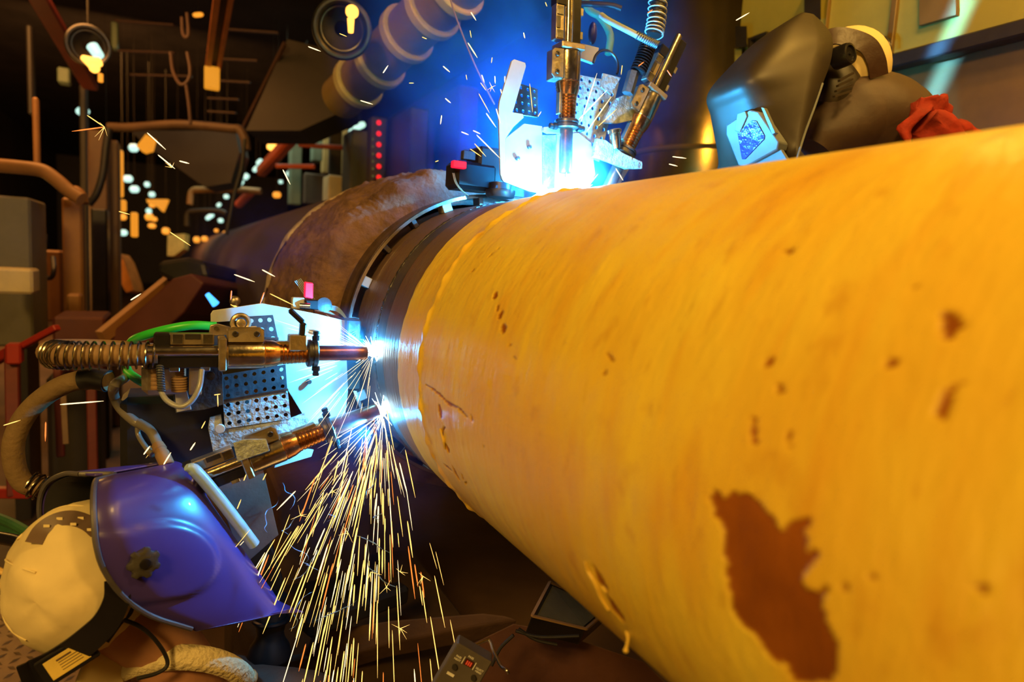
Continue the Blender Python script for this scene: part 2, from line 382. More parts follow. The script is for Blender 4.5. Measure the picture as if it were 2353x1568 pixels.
# last rows: uneven cut edge, then turned in to the steel
last = G2[:, -1:, :].copy(); last[..., 1] = edge[:, None]
turn = last.copy(); kk = .3165 / np.hypot(last[..., 0] - AX, last[..., 2] - AZ)
turn[..., 0] = AX + (last[..., 0] - AX) * kk; turn[..., 2] = AZ + (last[..., 2] - AZ) * kk; turn[..., 1] += .002
G2 = np.concatenate([G2, last, turn], 1); chip = np.concatenate([chip, chip[:, -1:] * 0, chip[:, -1:] * 0], 1)
def yellow_coat():
    m, nt, b = nodes('yellow_pipe_coating'); N, L = nt.nodes, nt.links
    tc = N.new('ShaderNodeTexCoord')
    def nz(scale, st, det=5, rot=None, w=0):
        mp = N.new('ShaderNodeMapping'); mp.inputs['Scale'].default_value = st; mp.inputs['Location'].default_value = (w, w, w)
        if rot: mp.inputs['Rotation'].default_value = rot
        L.new(tc.outputs['Object'], mp.inputs[0]); n = N.new('ShaderNodeTexNoise'); n.inputs['Scale'].default_value = scale; n.inputs['Detail'].default_value = det
        L.new(mp.outputs[0], n.inputs['Vector']); return n.outputs['Fac']
    def ramp(f, a, b_, ca, cb):
        r = N.new('ShaderNodeValToRGB'); L.new(f, r.inputs[0]); r.color_ramp.elements[0].position = a; r.color_ramp.elements[1].position = b_
        r.color_ramp.elements[0].color = ca; r.color_ramp.elements[1].color = cb; return r.outputs[0]
    def mix(f, a, b_):
        x = N.new('ShaderNodeMix'); x.data_type = 'RGBA'; L.new(f, x.inputs[0])
        for s_, q in ((6, a), (7, b_)):
            if isinstance(q, tuple): x.inputs[s_].default_value = q
            else: L.new(q, x.inputs[s_])
        return x.outputs[2]
    base = ramp(nz(5, (1.2, 4, 1.2)), .3, .7, (.90, .60, .05, 1), (.95, .72, .07, 1))
    W = (1, 1, 1, 1); K = (0, 0, 0, 1)
    c = mix(ramp(nz(9, (.8, 3.2, .8), 8, w=5), .54, .74, K, (.6, .6, .6, 1)), base, (.80, .38, .03, 1))
    c = mix(ramp(nz(46, (.6, 2.2, .6), 6, w=2), .64, .76, K, (.40, .40, .40, 1)), c, (.45, .16, .02, 1))
    c = mix(ramp(nz(3.2, (1, 2.2, 1), 7, w=9), .42, .66, K, (.55, .55, .55, 1)), c, (.82, .43, .03, 1))
    c = mix(ramp(nz(22, (1, 1.4, 1), 8, w=12), .60, .78, K, (.6, .6, .6, 1)), c, (.62, .27, .02, 1))
    at = N.new('ShaderNodeAttribute'); at.attribute_name = 'chip'
    rust = ramp(nz(14, (1, 1, 1), 6), .3, .7, (.22, .06, .006, 1), (.40, .12, .008, 1))
    c = mix(at.outputs['Fac'], c, rust)
    L.new(c, b.inputs['Base Color'])
    b.inputs['Roughness'].default_value = .34; b.inputs['Specular IOR Level'].default_value = .55
    n = nz(60, (1, 3, 1), 5); n2 = nz(16, (1, 2.5, 1), 3)
    ad = N.new('ShaderNodeMath'); ad.operation = 'MULTIPLY_ADD'; L.new(n2, ad.inputs[0]); ad.inputs[1].default_value = 3; L.new(n, ad.inputs[2])
    bp = N.new('ShaderNodeBump'); bp.inputs['Strength'].default_value = .22; bp.inputs['Distance'].default_value = .004; L.new(ad.outputs[0], bp.inputs['Height']); L.new(bp.outputs[0], b.inputs['Normal'])
    return m
pipeA = empty('coated_line_pipe', (AX, .5, AZ - .32), 'big yellow coated steel pipe with brown bare patches, filling the right side', 'pipe')
grid_mesh('yellow_coating', G2, yellow_coat(), pipeA, closed=True, attr={'chip': chip})
def skin_pt(px_, py_, lift=0, r=.3205):
    d = ray(px_, py_); ox, oz = CAM.x - AX, CAM.z - AZ; a_ = d.x ** 2 + d.z ** 2; b_ = ox * d.x + oz * d.z; c_ = ox * ox + oz * oz - r * r
    t = (-b_ - math.sqrt(max(0, b_ * b_ - a_ * c_))) / a_; p = CAM + d * t; n_ = V((p.x - AX, 0, p.z - AZ)).normalized(); return p + n_ * lift
M_FLK = mat('peeled_yellow_coat', (.92, .62, .08), .5, bump=.2)
for pts_, r_ in (([(1346, 1292), (1352, 1312), (1368, 1338), (1382, 1372), (1400, 1402)], .0022), ([(1384, 1345), (1390, 1352), (1396, 1362)], .0018), ([(1012, 985), (1020, 1010), (1024, 1032)], .0022)):
    MB().tube(resample([skin_pt(*q_, .001) for q_ in pts_], 20), [r_ * (.5 + .5 * math.sin(math.pi * (i + .5) / 20)) for i in range(20)], 8).build('peeled_flake', M_FLK, pipeA)
f0 = skin_pt(1438, 1452, .0)
MB().tube(resample([f0, P(1443, 1466, (f0 - CAM).dot(FW) - .004), P(1440, 1486, (f0 - CAM).dot(FW) - .004), P(1437, 1500, (f0 - CAM).dot(FW) - .004)], 12), [.0012, .0014, .0015, .0016, .0016, .0016, .0016, .0016, .0018, .0024, .0028, .0016], 8).build('hanging_flake', M_FLK, pipeA)
M_BARE = mat('bare_blued_steel', (.24, .16, .12), .42, .45, var=.4, scale=7, bump=.25, bscale=40, stretch=(.6, 4, .6), col2=(.22, .12, .09))
M_BEVEL = mat('ground_steel', (.22, .20, .20), .36, .8, var=.35, scale=14, bump=.15, bscale=60, stretch=(.6, 5, .6))
def rev(prof, n=160, amp=0, f=30, seed=1):
    mb = MB(); vs = []; fs = []
    for j, (y, r) in enumerate(prof):
        for k in range(n):
            a = 2 * math.pi * k / n; q = r
            if amp: q += amp * noise.noise(V((math.cos(a) * f, y * f * 3, math.sin(a) * f)) + V((seed, 0, 0)))
            vs.append((AX + q * math.cos(a), y, AZ + q * math.sin(a)))
    for j in range(len(prof) - 1):
        for k in range(n): fs.append((j * n + k, j * n + (k + 1) % n, (j + 1) * n + (k + 1) % n, (j + 1) * n + k))
    return mb.add(vs, fs)
e = rev([(1.085, .314), (1.098, .3155), (1.16, .3158), (1.200, .316), (1.2005, .3152), (1.2555, .3152), (1.2575, .312), (1.2575, .290)]).build('bare_steel_end', M_BARE, pipeA)
e['label'] = 'bare steel end of the yellow pipe, brown and blue tempered'
rev([(1.2025, .3156), (1.222, .3157), (1.236, .3157), (1.2545, .3156)]).build('ground_weld_land', M_BEVEL, pipeA)
pipeB = empty('weight_coated_pipe', (AX, 3, AZ - .42), 'rough brown concrete coated pipe leading away behind the welding machine', 'pipe')
rev([(1.2605, .290), (1.2605, .312), (1.2625, .3155), (1.54, .3155)]).build('bare_steel_end', M_BARE, pipeB)
def conc():
    M_C = mat('rough_brown_concrete', (.27, .145, .075), .8, var=.55, scale=9, bump=1.0, bscale=34, col2=(.11, .055, .035))
    phs = np.concatenate([np.arange(0, 60, 3), np.arange(60, 240, .5), np.arange(240, 360, 3)]); yp = [(1.515, .325), (1.518, .345), (1.525, .375), (1.54, .396), (1.565, .408)] + [(1.565 + .0066 * i, .410 + .014 * min(1, i / 30)) for i in range(1, 86)]
    vs = np.zeros((len(phs), len(yp), 3))
    for j, (y, r) in enumerate(yp):
        for i, p in enumerate(phs):
            a = math.radians(p); q = V((math.cos(a), y * 2.2, math.sin(a)))
            d = .011 * noise.fractal(q * 6, 1.0, 2.0, 5) - .010 * max(0, noise.noise(q * 4 + V((9, 2, 0))) - .1) * abs(noise.noise(q * 40)) * 3 + .006 * max(0, noise.noise(q * 3 + V((4, 1, 2)))) * noise.noise(q * 26)
            mud = max(0, noise.noise(q * 3.1 + V((1.3, 7.7, 3.1))) * 2.2 + .15); d += min(1, mud) * (.012 * abs(noise.noise(q * 17)) + .007 * abs(noise.noise(q * 41)) - .004)
            if j < 3: d *= .4
            rr = r + d; vs[i, j] = (AX + rr * math.cos(a), y, AZ + rr * math.sin(a))
    o = grid_mesh('concrete_coating', vs, M_C, pipeB, closed=True)
    o['label'] = 'crumbly brown concrete weight coating'
    M_T = mat('torn_wrapping', (.60, .48, .36), .45, var=.5, scale=30, bump=.6, bscale=60)
    mb = MB(); vs = []; fs = []; n = 260; m = 7
    for k in range(n):
        a = 2 * math.pi * k / n
        for j in range(m):
            b = 2 * math.pi * j / m; t = 2 * math.pi * k / n
            wv = noise.noise(V((math.cos(t) * 9, j * 1.3, math.sin(t) * 9)))
            vs.append((AX + (.424 + .006 * math.cos(b) + .004 * wv) * math.cos(a), 2.125 + .013 * math.sin(b) + .016 * wv, AZ + (.424 + .006 * math.cos(b) + .004 * wv) * math.sin(a)))
    for k in range(n):
        for j in range(m): fs.append((k * m + j, k * m + (j + 1) % m, ((k + 1) % n) * m + (j + 1) % m, ((k + 1) % n) * m + j))
    mb.add(vs, fs).build('torn_wrapping_edge', M_T, pipeB)
    M_W = mat('smooth_dark_wrapping', (.07, .042, .045), .5, var=.4, scale=5, bump=.3, bscale=12)
    rev([(2.12, .418), (2.2, .421), (3, .42), (6, .42), (10, .42), (14, .42), (14, .3)], amp=.006, f=4).build('dark_wrapping', M_W, pipeB)
conc()
bead = MB(); vs = []; fs = []; n = 420
for k in range(n):
    a = 2 * math.pi * k / n
    for j in range(6):
        b = 2 * math.pi * j / 6; r = .0145 * .3 * (1 + .35 * math.sin(k * 1.9) + .2 * math.sin(k * .7))
        vs.append((AX + (.3150 + r * .55 * math.cos(b)) * math.cos(a), 1.259 + r * math.sin(b), AZ + (.3150 + r * .55 * math.cos(b)) * math.sin(a)))
for k in range(n):
    for j in range(6): fs.append((k * 6 + j, k * 6 + (j + 1) % 6, ((k + 1) % n) * 6 + (j + 1) % 6, ((k + 1) % n) * 6 + j))
bead.add(vs, fs); tag(bead.build('weld_bead', mat('weld_metal', (.25, .24, .25), .35, .9, var=.5, scale=60, bump=.6, bscale=150)), 'rippled weld bead running round the joint of the two pipes', 'weld')
# guide band on stand-off feet
band = empty('guide_band', (AX, 1.45, AZ - .34), 'polished black steel guide band standing off the pipe behind the weld', 'guide band')
rev([(1.402, .3345), (1.402, .3385), (1.405, .3395), (1.50, .3395), (1.503, .3375), (1.503, .3345), (1.402, .3345)], 200).build('band_ring', mat('dark_polished_band', (.05, .05, .055), .2, .8, bump=.02), band)
rev([(1.3985, .334), (1.3985, .3408), (1.4000, .3418), (1.4040, .3418), (1.4055, .3408), (1.4055, .334)], 200).build('bright_rim', M_STEEL, band)['label'] = 'bright polished near edge of the band'
for k, a in enumerate([x * 15 + 7 for x in range(24)]):
    a = math.radians(a); e = V((math.cos(a), 0, math.sin(a))); t = V((-math.sin(a), 0, math.cos(a)))
    wd = .011 if k % 3 == 1 else .0055
    MB().box(V((AX, 1.418, AZ)) + e * .3265, t * wd, V((0, .018, 0)), e * .0105, .001).build('standoff_foot', M_PLATE if k % 3 == 1 else M_DSTEEL, band)
# ------------------------------------------------------------------ welding heads
WY = 1.259
M_BRASS = mat('brushed_metal_body', (.80, .68, .50), .2, 1, var=.15, scale=40, bump=.04)
M_GOLDB = mat('satin_bracket', (.62, .52, .38), .34, .9, var=.3, scale=20, bump=.1)
def sub(o, m, *a, **k): return o
def torch(head, tip, back, up, hot=False, length=.37, grip=True):
    """gun along 'back' from its tip; y towards the camera side, up = cross direction"""
    X = V(back).normalized(); U = (V(up) - X * V(up).dot(X)).normalized(); Y = X.cross(U)
    if Y.y > 0: Y = -Y                     # towards the camera
    O = V(tip)
    def p(x, u=0, y=0): return O + X * x + U * u + Y * y
    t = MB().lathe(p(.187), X, [(0, .022), (.001, .0258), (.004, .0264), (.060, .0264), (.0615, .0250), (.063, .022)], 36).build('torch', M_BRASS, head)
    def b(mb, n, m, **k): return mb.build(n, m, t, **k)
    b(MB().lathe(p(.0), X, [(0, .0095), (0, .0125), (.002, .0138), (.010, .0143), (.094, .0143)], 28, caps=False).lathe(p(.0), X, [(0, .0095), (.05, .0095)], 28, caps=False), 'nozzle', M_DCOPPER)
    b(MB().tube([p(-.008), p(.03)], .0012, 6), 'filler_wire', M_COPPER)
    b(MB().tube([p(-.001), p(.03)], .004, 10), 'contact_tip', M_COPPER)
    b(MB().lathe(p(.093), X, [(0, .017), (0, .0245), (.002, .0262), (.008, .0262), (.009, .024), (.011, .024), (.012, .0262), (.017, .0258), (.019, .0235), (.019, .015)], 12), 'clamp_ring', M_DSTEEL)
    for q, y in ((1, 0), (-1, .004)):
        b(MB().lathe(p(.0955, .024 * q, y), U * q, [(0, .0072), (.008, .0076), (.009, .0052), (.012, .0052), (.013, .0062), (.0175, .0058)], 10), 'clamp_bolt', M_BLACKM)
    prof = [(0, .0165)]
    for k in range(7):
        x = .004 + k * .0068; r = .0170 + k * .0003
        prof += [(x, r), (x + .0005, r + .0013), (x + .0050, r + .0015), (x + .0056, r)]
    b(MB().lathe(p(.111), X, prof + [(.0525, .0195)], 30), 'ribbed_barrel', M_COPPER)
    b(MB().lathe(p(.160), X, [(0, .018), (.001, .021), (.012, .0245), (.026, .0262), (.0285, .0240)], 12), 'faceted_coupling', M_COPPER)
    b(MB().box(p(.143, .019), X * .022, Y * .008, U * .004, .001), 'barrel_cover', M_GOLDB)
    b(MB().box(p(.256, .002, .004), X * .0065, Y * .022, U * .0285, .002), 'end_collar', M_GOLDB)
    b(MB().box(p(.218, .033, 0), X * .030, Y * .017, U * .010, .0015), 'saddle_block', M_GOLDB)
    b(MB().prism([p(.190, .024, .019), p(.247, .024, .019), p(.247, .044, .016), p(.241, .050, .016), p(.196, .050, .016), p(.190, .044, .016)], Y * .003), 'saddle_plate', M_GOLDB)
    for x in (.201, .236):
        b(MB().lathe(p(x, .038, .019), Y, [(0, .0052), (.003, .0052), (.004, .0042), (.004, .0022), (.0025, .0022)], 12), 'saddle_screw', M_DSTEEL)
    b(MB().tube([p(.255, .007, .010), p(length, .007, .010)], .0092, 20), 'guide_rod', M_BRASS)
    b(MB().box(p((.262 + length) / 2, -.013, -.002), X * ((length - .262) / 2), Y * .014, U * .010, .002), 'black_slide', M_BLACKM)
    b(MB().box(p(.305, .027, -.001), X * .036, Y * .011, U * .0095, .0012), 'wire_feed_block', M_GOLDB)
    for x in (.279, .325):
        b(MB().box(p(x, .0275, .011), X * .008, Y * .0015, U * .008, .0006), 'polished_pad', M_STEEL)
    b(MB().box(p(.302, .0315, .010), X * .012, Y * .0015, U * .0045, .0006), 'polished_pad', M_DSTEEL)
    b(MB().box(p(.348, .024, -.002), X * .013, Y * .014, U * .013, .003), 'rear_block', M_BLACKM)
    for x in (.283, .330):
        b(MB().box(p(x, -.024, .006), X * .008, Y * .006, U * .004, .001), 'slide_clip', M_STEEL)
    return t, p
left = empty('welding_machine', (.0, WY, .9), 'two-torch welding machine on the near side of the pipe above the blue helmet', 'welding machine')
tA, pA = torch(left, PY(842, 811, WY - .020), (-1, 0, 0.0), (0, 0, 1))
tA['label'] = 'upper level torch, nose touching the bright arc'
tipB = PY(868, 942, WY - .02); backB = PY(465, 1100, WY - .02) - tipB
tB, pB = torch(left, tipB, backB, (0, 0, 1))
tB['label'] = 'lower slanting torch, nose pointing up at the lower arc'
def L(px, py, off=0): return PY(px, py, WY + off)
def plate(head, name, px, off, m, th=.004, bev=.0008, fn=None):
    fn = fn or L
    return MB().prism([fn(x, y, off) for x, y in px], (0, th, 0)).build(name, m, head, smooth=False, bevel=bev)
def perf(head, name, quad, off, nx, nz, rh, m, fn=None, th=.0025, rows=None):
    """flat plate with a real grid of punched holes; quad = px corners tl, tr, br, bl"""
    fn = fn or L; q = [fn(x, y, off) for x, y in quad]; mb = MB(); K = 12
    def bl(s, t): return q[0] * (1 - s) * (1 - t) + q[1] * s * (1 - t) + q[2] * s * t + q[3] * (1 - s) * t
    W_ = (q[1] - q[0]).length; H_ = (q[3] - q[0]).length; cw, ch = 1 / nx, 1 / nz
    for i in range(nx):
        for j in range(nz):
            cx, cz = (i + .5) * cw, (j + .5) * ch; vs = []; hole = not (rows and (i, j) in rows)
            for k in range(K):
                a = 2 * math.pi * (k + .5) / K; c_, s_ = math.cos(a), math.sin(a)
                m_ = max(abs(c_), abs(s_)); vs.append(bl(cx + c_ / m_ * cw / 2, cz + s_ / m_ * ch / 2))
            cor = [bl(cx + sx * cw / 2, cz + sz * ch / 2) for sx, sz in ((1, 1), (-1, 1), (-1, -1), (1, -1))]
            for k in range(K):
                a = 2 * math.pi * (k + .5) / K; vs.append(bl(cx + math.cos(a) * rh / W_, cz + math.sin(a) * rh / H_))
            fs = [(k, (k + 1) % K, K + (k + 1) % K, K + k) for k in range(K)]
            n0 = len(vs); vs += cor
            for c_i, k in ((0, 1), (1, 4), (2, 7), (3, 10)): fs.append((k, n0 + c_i, (k + 1) % K))
            if not hole: fs.append(tuple(range(K, 2 * K)))
            mb.add(vs, fs)
    o = mb.build(name, m, head, smooth=False)
    import bmesh
    b = bmesh.new(); b.from_mesh(o.data); bmesh.ops.remove_doubles(b, verts=b.verts, dist=1e-5); bmesh.ops.recalc_face_normals(b, faces=b.faces); b.to_mesh(o.data); b.free()
    s = o.modifiers.new('s', 'SOLIDIFY'); s.thickness = th; s.offset = 0
    return o
# pale shield plate behind the upper torch
sp = plate(left, 'shield_plate', [(484, 722), (489, 714), (601, 697), (655, 707), (730, 722), (796, 738), (796, 806), (800, 900), (790, 985), (716, 985), (650, 880), (610, 760), (560, 736), (484, 742)], .080, M_PLATE, .005)
sp['label'] = 'pale shield plate washed in cyan light'
for x, y in ((728, 765), (709, 876)):
    a = L(x, y, .078); MB().lathe(a, (0, -1, 0), [(0, .005), (.009, .005), (.010, .004)], 12).build('plate_pin', M_DSTEEL, left)
perf(left, 'perforated_plate', [(545, 729), (627, 724), (641, 788), (548, 790)], .052, 4, 3, .0040, M_DPLATE)
perf(left, 'perforated_plate', [(508, 862), (656, 838), (660, 896), (514, 920)], .052, 7, 3, .0038, M_DPLATE)
MB().bar(L(515, 921, .046), L(662, 895, .046), .004, .004).build('bright_plate_edge', M_STEEL, left)
perf(left, 'perforated_plate', [(512, 922), (661, 899), (668, 962), (517, 985)], .048, 7, 3, .0040, M_SPATTER)
plate(left, 'spattered_bracket', [(512, 985), (668, 962), (700, 950), (722, 985), (610, 1010), (520, 1030), (490, 1040), (478, 985), (482, 960), (508, 953)], .050, M_SPATTER, .006)
plate(left, 'lower_plate', [(630, 1076), (716, 1050), (721, 1034), (680, 1030), (640, 1040)], .055, M_PLATE, .004)
plate(left, 'upper_link_plate', [(488, 800), (548, 790), (650, 785), (665, 800), (640, 790), (641, 776), (590, 776), (560, 770), (490, 772)], .026, M_DPLATE, .004)
MB().lathe(L(505, 985, .044), (0, -1, 0), [(0, .009), (.004, .009), (.005, .008)], 20).build('round_button', M_PLATE, left)
MB().lathe(L(484, 864, .006), (0, -1, 0), [(0, .0075), (.003, .0075), (.0035, .0065)], 20).build('round_button', M_DPLATE, left)
# body of the machine behind the torches, dark
plate(left, 'side_plate', [(400, 846), (505, 832), (512, 862), (514, 930), (470, 942), (404, 950), (396, 900)], .020, M_DPLATE, .008)
plate(left, 'blue_lit_plate', [(402, 906), (430, 900), (440, 942), (406, 948)], .012, M_PLATE, .006)
MB().box(L(430, 985, .135), (.11, 0, 0), (0, .055, 0), (0, 0, .075), .012).build('motor_housing', M_BLACK, left)
plate(left, 'brown_side_panel', [(458, 945), (512, 930), (600, 1060), (640, 1230), (560, 1300), (486, 1100)], .090, mat('brown_painted_plate', (.16, .10, .075), .5), .01)
MB().prism([L(x, y, .006) for x, y in ((742, 968), (866, 928), (870, 938), (748, 982))], (0, .006, 0)).build('added_bright_bar', M_PLATE, left, bevel=.001)  # pale bar added so the arc light burns it out to white
# lever handle
lv = [L(665, 712, -.035), L(697, 742, -.035)]
MB().bar(lv[0], lv[1], .014, .010, bev=.003).bar(lv[1], L(694, 785, -.035), .016, .012, bev=.003).build('lever_handle', M_BLACKM, left)
MB().box(L(683, 787, -.030), (.0155, 0, 0), (0, .014, 0), (0, 0, .0145), .002).build('lever_base', M_GOLDB, left)
MB().torus(L(553, 742, -.010), (0, -1, 0), .014, .004, 24, 8).lathe(L(553, 742, .0), (0, -1, 0), [(0, .008), (.012, .008), (.013, .006)], 14).build('adjuster_wheel', M_GOLDB, left)
MB().prism([L(x, y, -.002) for x, y in ((483, 748), (500, 744), (530, 752), (590, 750), (597, 770), (490, 772), (480, 765))], (0, .006, 0)).build('hinge_bracket', M_GOLDB, left, bevel=.001)
MB().lathe(L(497, 755, -.003), (0, -1, 0), [(0, .004), (.002, .004)], 12).build('rivet', M_STEEL, left)
plate(left, 'tilted_top_cover', [(536, 1020), (560, 1011), (612, 1010), (620, 1036), (546, 1062)], -.050, M_SPATTER, .006)
# connectors hanging below the upper torch
for (x0, x1, y0, y1) in ((346, 366, 838, 896), (402, 424, 838, 866), (393, 432, 866, 900)):
    c = (L(x0, y0, -.01) + L(x1, y1, -.01)) / 2; r = (L(x1, y0, -.01) - L(x0, y0, -.01)).length / 2; h = (L(x0, y0, -.01) - L(x0, y1, -.01)).length
    pr = [];
    for k in range(6): pr += [(h * k / 6, r * .86), (h * (k + .25) / 6, r), (h * (k + .75) / 6, r), (h * (k + .95) / 6, r * .86)]
    MB().lathe(c - V((0, 0, h / 2)), (0, 0, 1), pr, 16).build('cable_connector', M_TAN, left)
MB().box(L(377, 868, .01), (.034, 0, 0), (0, .02, 0), (0, 0, .028), .01).build('bronze_housing', M_GOLDB, left)
MB().box(L(449, 868, -.015), (.010, 0, 0), (0, .008, 0), (0, 0, .030), .002).build('bronze_strap', M_GOLDB, left)
# sensor with red lamp on the far side of the plate
r1 = MB().box(L(709, 667, .11), (.0085, 0, -.001), (0, .007, 0), (0, 0, .016), .002).build('red_lamp_block', glow('red_lamp', (1, .01, .06), .9, (.8, .02, .04)), left)
MB().box(L(712, 700, .11), (.016, 0, 0), (0, .01, 0), (0, 0, .010), .002).build('sensor_foot', M_BLACKM, left)
MB().box(L(684, 697, .105), (.012, 0, 0), (0, .008, 0), (0, 0, .012), .002).build('sensor_block', M_PLATE, left)
MB().lathe(L(690, 703, .095), (1, -.4, 0), [(0, .006), (.02, .006), (.021, .004)], 14).build('sensor_barrel', M_STEEL, left)
MB().lathe(L(742, 700, .115), (0, -1, 0), [(0, .0155), (.014, .0155), (.015, .013)], 24).build('sensor_dial', M_DPLATE, left)
plate(left, 'track_arm', [(722, 712), (760, 716), (792, 735), (790, 742), (722, 724)], .10, M_DCOPPER, .01)
MB().box(L(808, 775, .075), (.014, 0, 0), (0, .02, 0), (0, 0, .038), .003).build('carriage_block', M_DPLATE, left)
MB().box(L(770, 830, .165), (.05, 0, 0), (0, .045, 0), (0, 0, .06), .006).build('carriage_body', M_BLACK, left)
# loose thin wires bundled by the carriage
for k in range(5):
    d = k * 3.2
    pts = [L(690 - d, 640 + d * .5, .12), L(735 - d, 702, .11), L(775, 716 - d * .8, .1), L(800 + d * .5, 738 + d, .09), L(822 - d, 755 + d * 1.5, .06), L(806 + d * 2, 768 + d, .05)]
    MB().tube(resample(pts, 36), .0010, 6).build('thin_wire', mat('pale_wire', (.30, .48, .66), .4), left)
# conduits: tan hose inside a steel spring
def conduit(name, label, pts, r0, r1, pitch, tan=M_TAN, spr=M_SPRING, part=False, wr=.0022):
    rp = resample(pts, 60); rs = [r0 + (r1 - r0) * i / 59 for i in range(60)]
    o = MB().tube(rp, [r * .80 for r in rs], 20).build(name, tan); tag(o, label, 'hose')
    MB().coil(pts, (r0, r1), wr, pitch, 16, 6).build('spring_guard', spr, o)
    return o
c1 = conduit('torch_hose', 'tan hose in a steel spring leading left from the upper torch', [pA(.355, 0, .0), pA(.40, -.001, .0), pA(.45, -.001, .0), pA(.485, -.001, -.006), pA(.508, -.002, -.030)], .0225, .0225, .0108, wr=.0018)
c2 = conduit('torch_hose', 'tan hose in a steel spring that ends behind the blue helmet', [P(68, 1112, 1.22), P(110, 1126, 1.23), P(150, 1128, 1.25), P(200, 1120, 1.29), P(260, 1112, 1.33)], .0225, .0225, .0120)
MB().tube(resample([pA(.500, -.002, -.02), pA(.514, -.002, -.05), pA(.505, -.004, -.10), pA(.44, -.01, -.14), pA(.36, -.02, -.16)], 30), .0175, 16).build('hose_tail', M_TAN, c1)
hl = MB().tube(resample([P(250, 876, 1.20), P(195, 872, 1.20), P(130, 893, 1.20), P(66, 945, 1.20), P(33, 1010, 1.20), P(34, 1070, 1.21), P(52, 1108, 1.22), P(82, 1122, 1.23)], 60), .0178, 18).build('fabric_hose', mat('tan_sleeving', (.24, .155, .07), .75, bump=.25, bscale=80))
tag(hl, 'tan sleeved hose curving in a big loop left of the torches', 'hose')
MB().tube(resample([P(190, 872, 1.20), P(215, 870, 1.20), P(248, 876, 1.20)], 12), .0205, 16).build('rubber_sleeve', M_BLACK, hl)
g1 = MB().tube(resample([P(497, 750, 1.20), P(440, 748, 1.18), P(380, 758, 1.17), P(330, 772, 1.18), P(303, 785, 1.22), P(290, 815, 1.26), P(292, 850, 1.24), P(310, 868, 1.18), P(340, 884, 1.14), P(380, 896, 1.14)], 60), .0080, 16).build('green_hose', M_GREEN)
tag(g1, 'bright green hose curving round behind the upper torch', 'hose')
kb = MB().tube(resample([P(288, 868, 1.22), P(264, 885, 1.1), P(262, 910, 1.19), P(278, 940, 1.19), P(308, 968, 1.18), P(322, 975, 1.18)], 40), .0085, 14).build('grey_cable', mat('grey_cable_jacket', (.20, .18, .15), .3, bump=.02)); tag(kb, 'thick grey cable that forks above the blue helmet', 'cable')
MB().tube(resample([P(318, 972, 1.18), P(345, 990, 1.17), P(362, 1020, 1.16), P(372, 1050, 1.15)], 24), .0085, 14).build('cable_branch', MATS['grey_cable_jacket'], kb)
MB().tube(resample([P(316, 975, 1.18), P(318, 1000, 1.18), P(335, 1028, 1.17), P(350, 1044, 1.16)], 24), .0045, 12).build('cable_branch', MATS['grey_cable_jacket'], kb)
MB().lathe(P(362, 1022, 1.16), P(384, 1068, 1.14) - P(362, 1022, 1.16), [(0, .010), (.012, .0115), (.014, .0095), (.022, .012), (.048, .012), (.05, .010)], 16).build('cable_plug', M_TAN, kb)
MB().lathe(P(340, 1034, 1.17), P(356, 1050, 1.16) - P(340, 1034, 1.17), [(0, .006), (.016, .0065), (.017, .004)], 12).build('cable_plug', M_TAN, kb)
kc = MB().tube(resample([P(366, 838, 1.10), P(369, 870, 1.09), P(370, 898, 1.085), P(385, 922, 1.08), P(415, 935, 1.08), P(440, 922, 1.085), P(458, 890, 1.09), P(464, 850, 1.10)], 50), .0045, 12).build('signal_cable', mat('blue_grey_cable', (.30, .32, .38), .25, bump=.02)); tag(kc, 'thin grey signal cable looping under the upper torch', 'cable')
MB().coil([P(367, 842, 1.095), P(369, 870, 1.088), P(371, 900, 1.083)], .0052, .0016, .0042, 12, 5).build('strain_relief', M_DPLATE, kc)
kd = MB().tube(resample([P(360, 1000, 1.3), P(400, 1030, 1.25), P(420, 1040, 1.25), P(440, 1020, 1.25), P(455, 1000, 1.3)], 30), .0065, 12).build('black_cable', M_BLACK); tag(kd, 'black cable hanging in a V behind the forked grey cable', 'cable')
# ------------------------------------------------------------------ upper machine
top = empty('welding_machine', (.67, WY, 1.5), 'two-torch welding machine on top of the pipe in blue smoke', 'welding machine')
tipC = PY(1299, 398, WY - .02); tC, pC = torch(top, tipC, PY(1309, 0, WY - .02) - tipC, (-1, 0, 0), length=.50)
tC['label'] = 'upright torch, copper barrel above a white-hot shield'
tipD = PY(1394, 440, WY + .01); tD, pD = torch(top, tipD, PY(1552, 100, WY + .0) - tipD, (-1, 0, .3), length=.40)
tD['label'] = 'leaning torch at the right, lit cyan'
def pl(name, px, off, m, th=.005, bev=.0008): return plate(top, name, px, off, m, th, bev)
pl('shield_plate', [(1176, 140), (1182, 136), (1207, 144), (1209, 152), (1182, 246), (1178, 258), (1202, 262), (1204, 270), (1180, 292), (1162, 318), (1158, 418), (1154, 412), (1150, 400), (1146, 250), (1148, 232)], .010, M_PLATE, .006)
pl('front_shield_plate', [(1162, 318), (1205, 284), (1246, 290), (1246, 446), (1216, 440), (1158, 418), (1152, 410)], .012, M_PLATE, .006)
pl('shield_channel', [(1246, 310), (1280, 310), (1276, 440), (1248, 446)], .034, M_SPATTER, .004)
pl('front_shield_plate', [(1280, 308), (1330, 306), (1360, 330), (1368, 400), (1350, 440), (1276, 446)], .012, M_PLATE, .006)
for x, y in ((1215, 338), (1188, 364), (1292, 365)):
    MB().lathe(L(x, y, .010), (0, -1, 0), [(0, .0045), (.006, .0045), (.007, .003)], 12).build('plate_pin', M_DSTEEL, top)
perf(top, 'perforated_plate', [(1328, 172), (1422, 190), (1376, 372), (1300, 340)], .022, 5, 9, .0040, M_SPATTER)
perf(top, 'perforated_plate', [(1172, 185), (1235, 205), (1236, 270), (1182, 262)], .060, 4, 4, .0036, M_DPLATE)
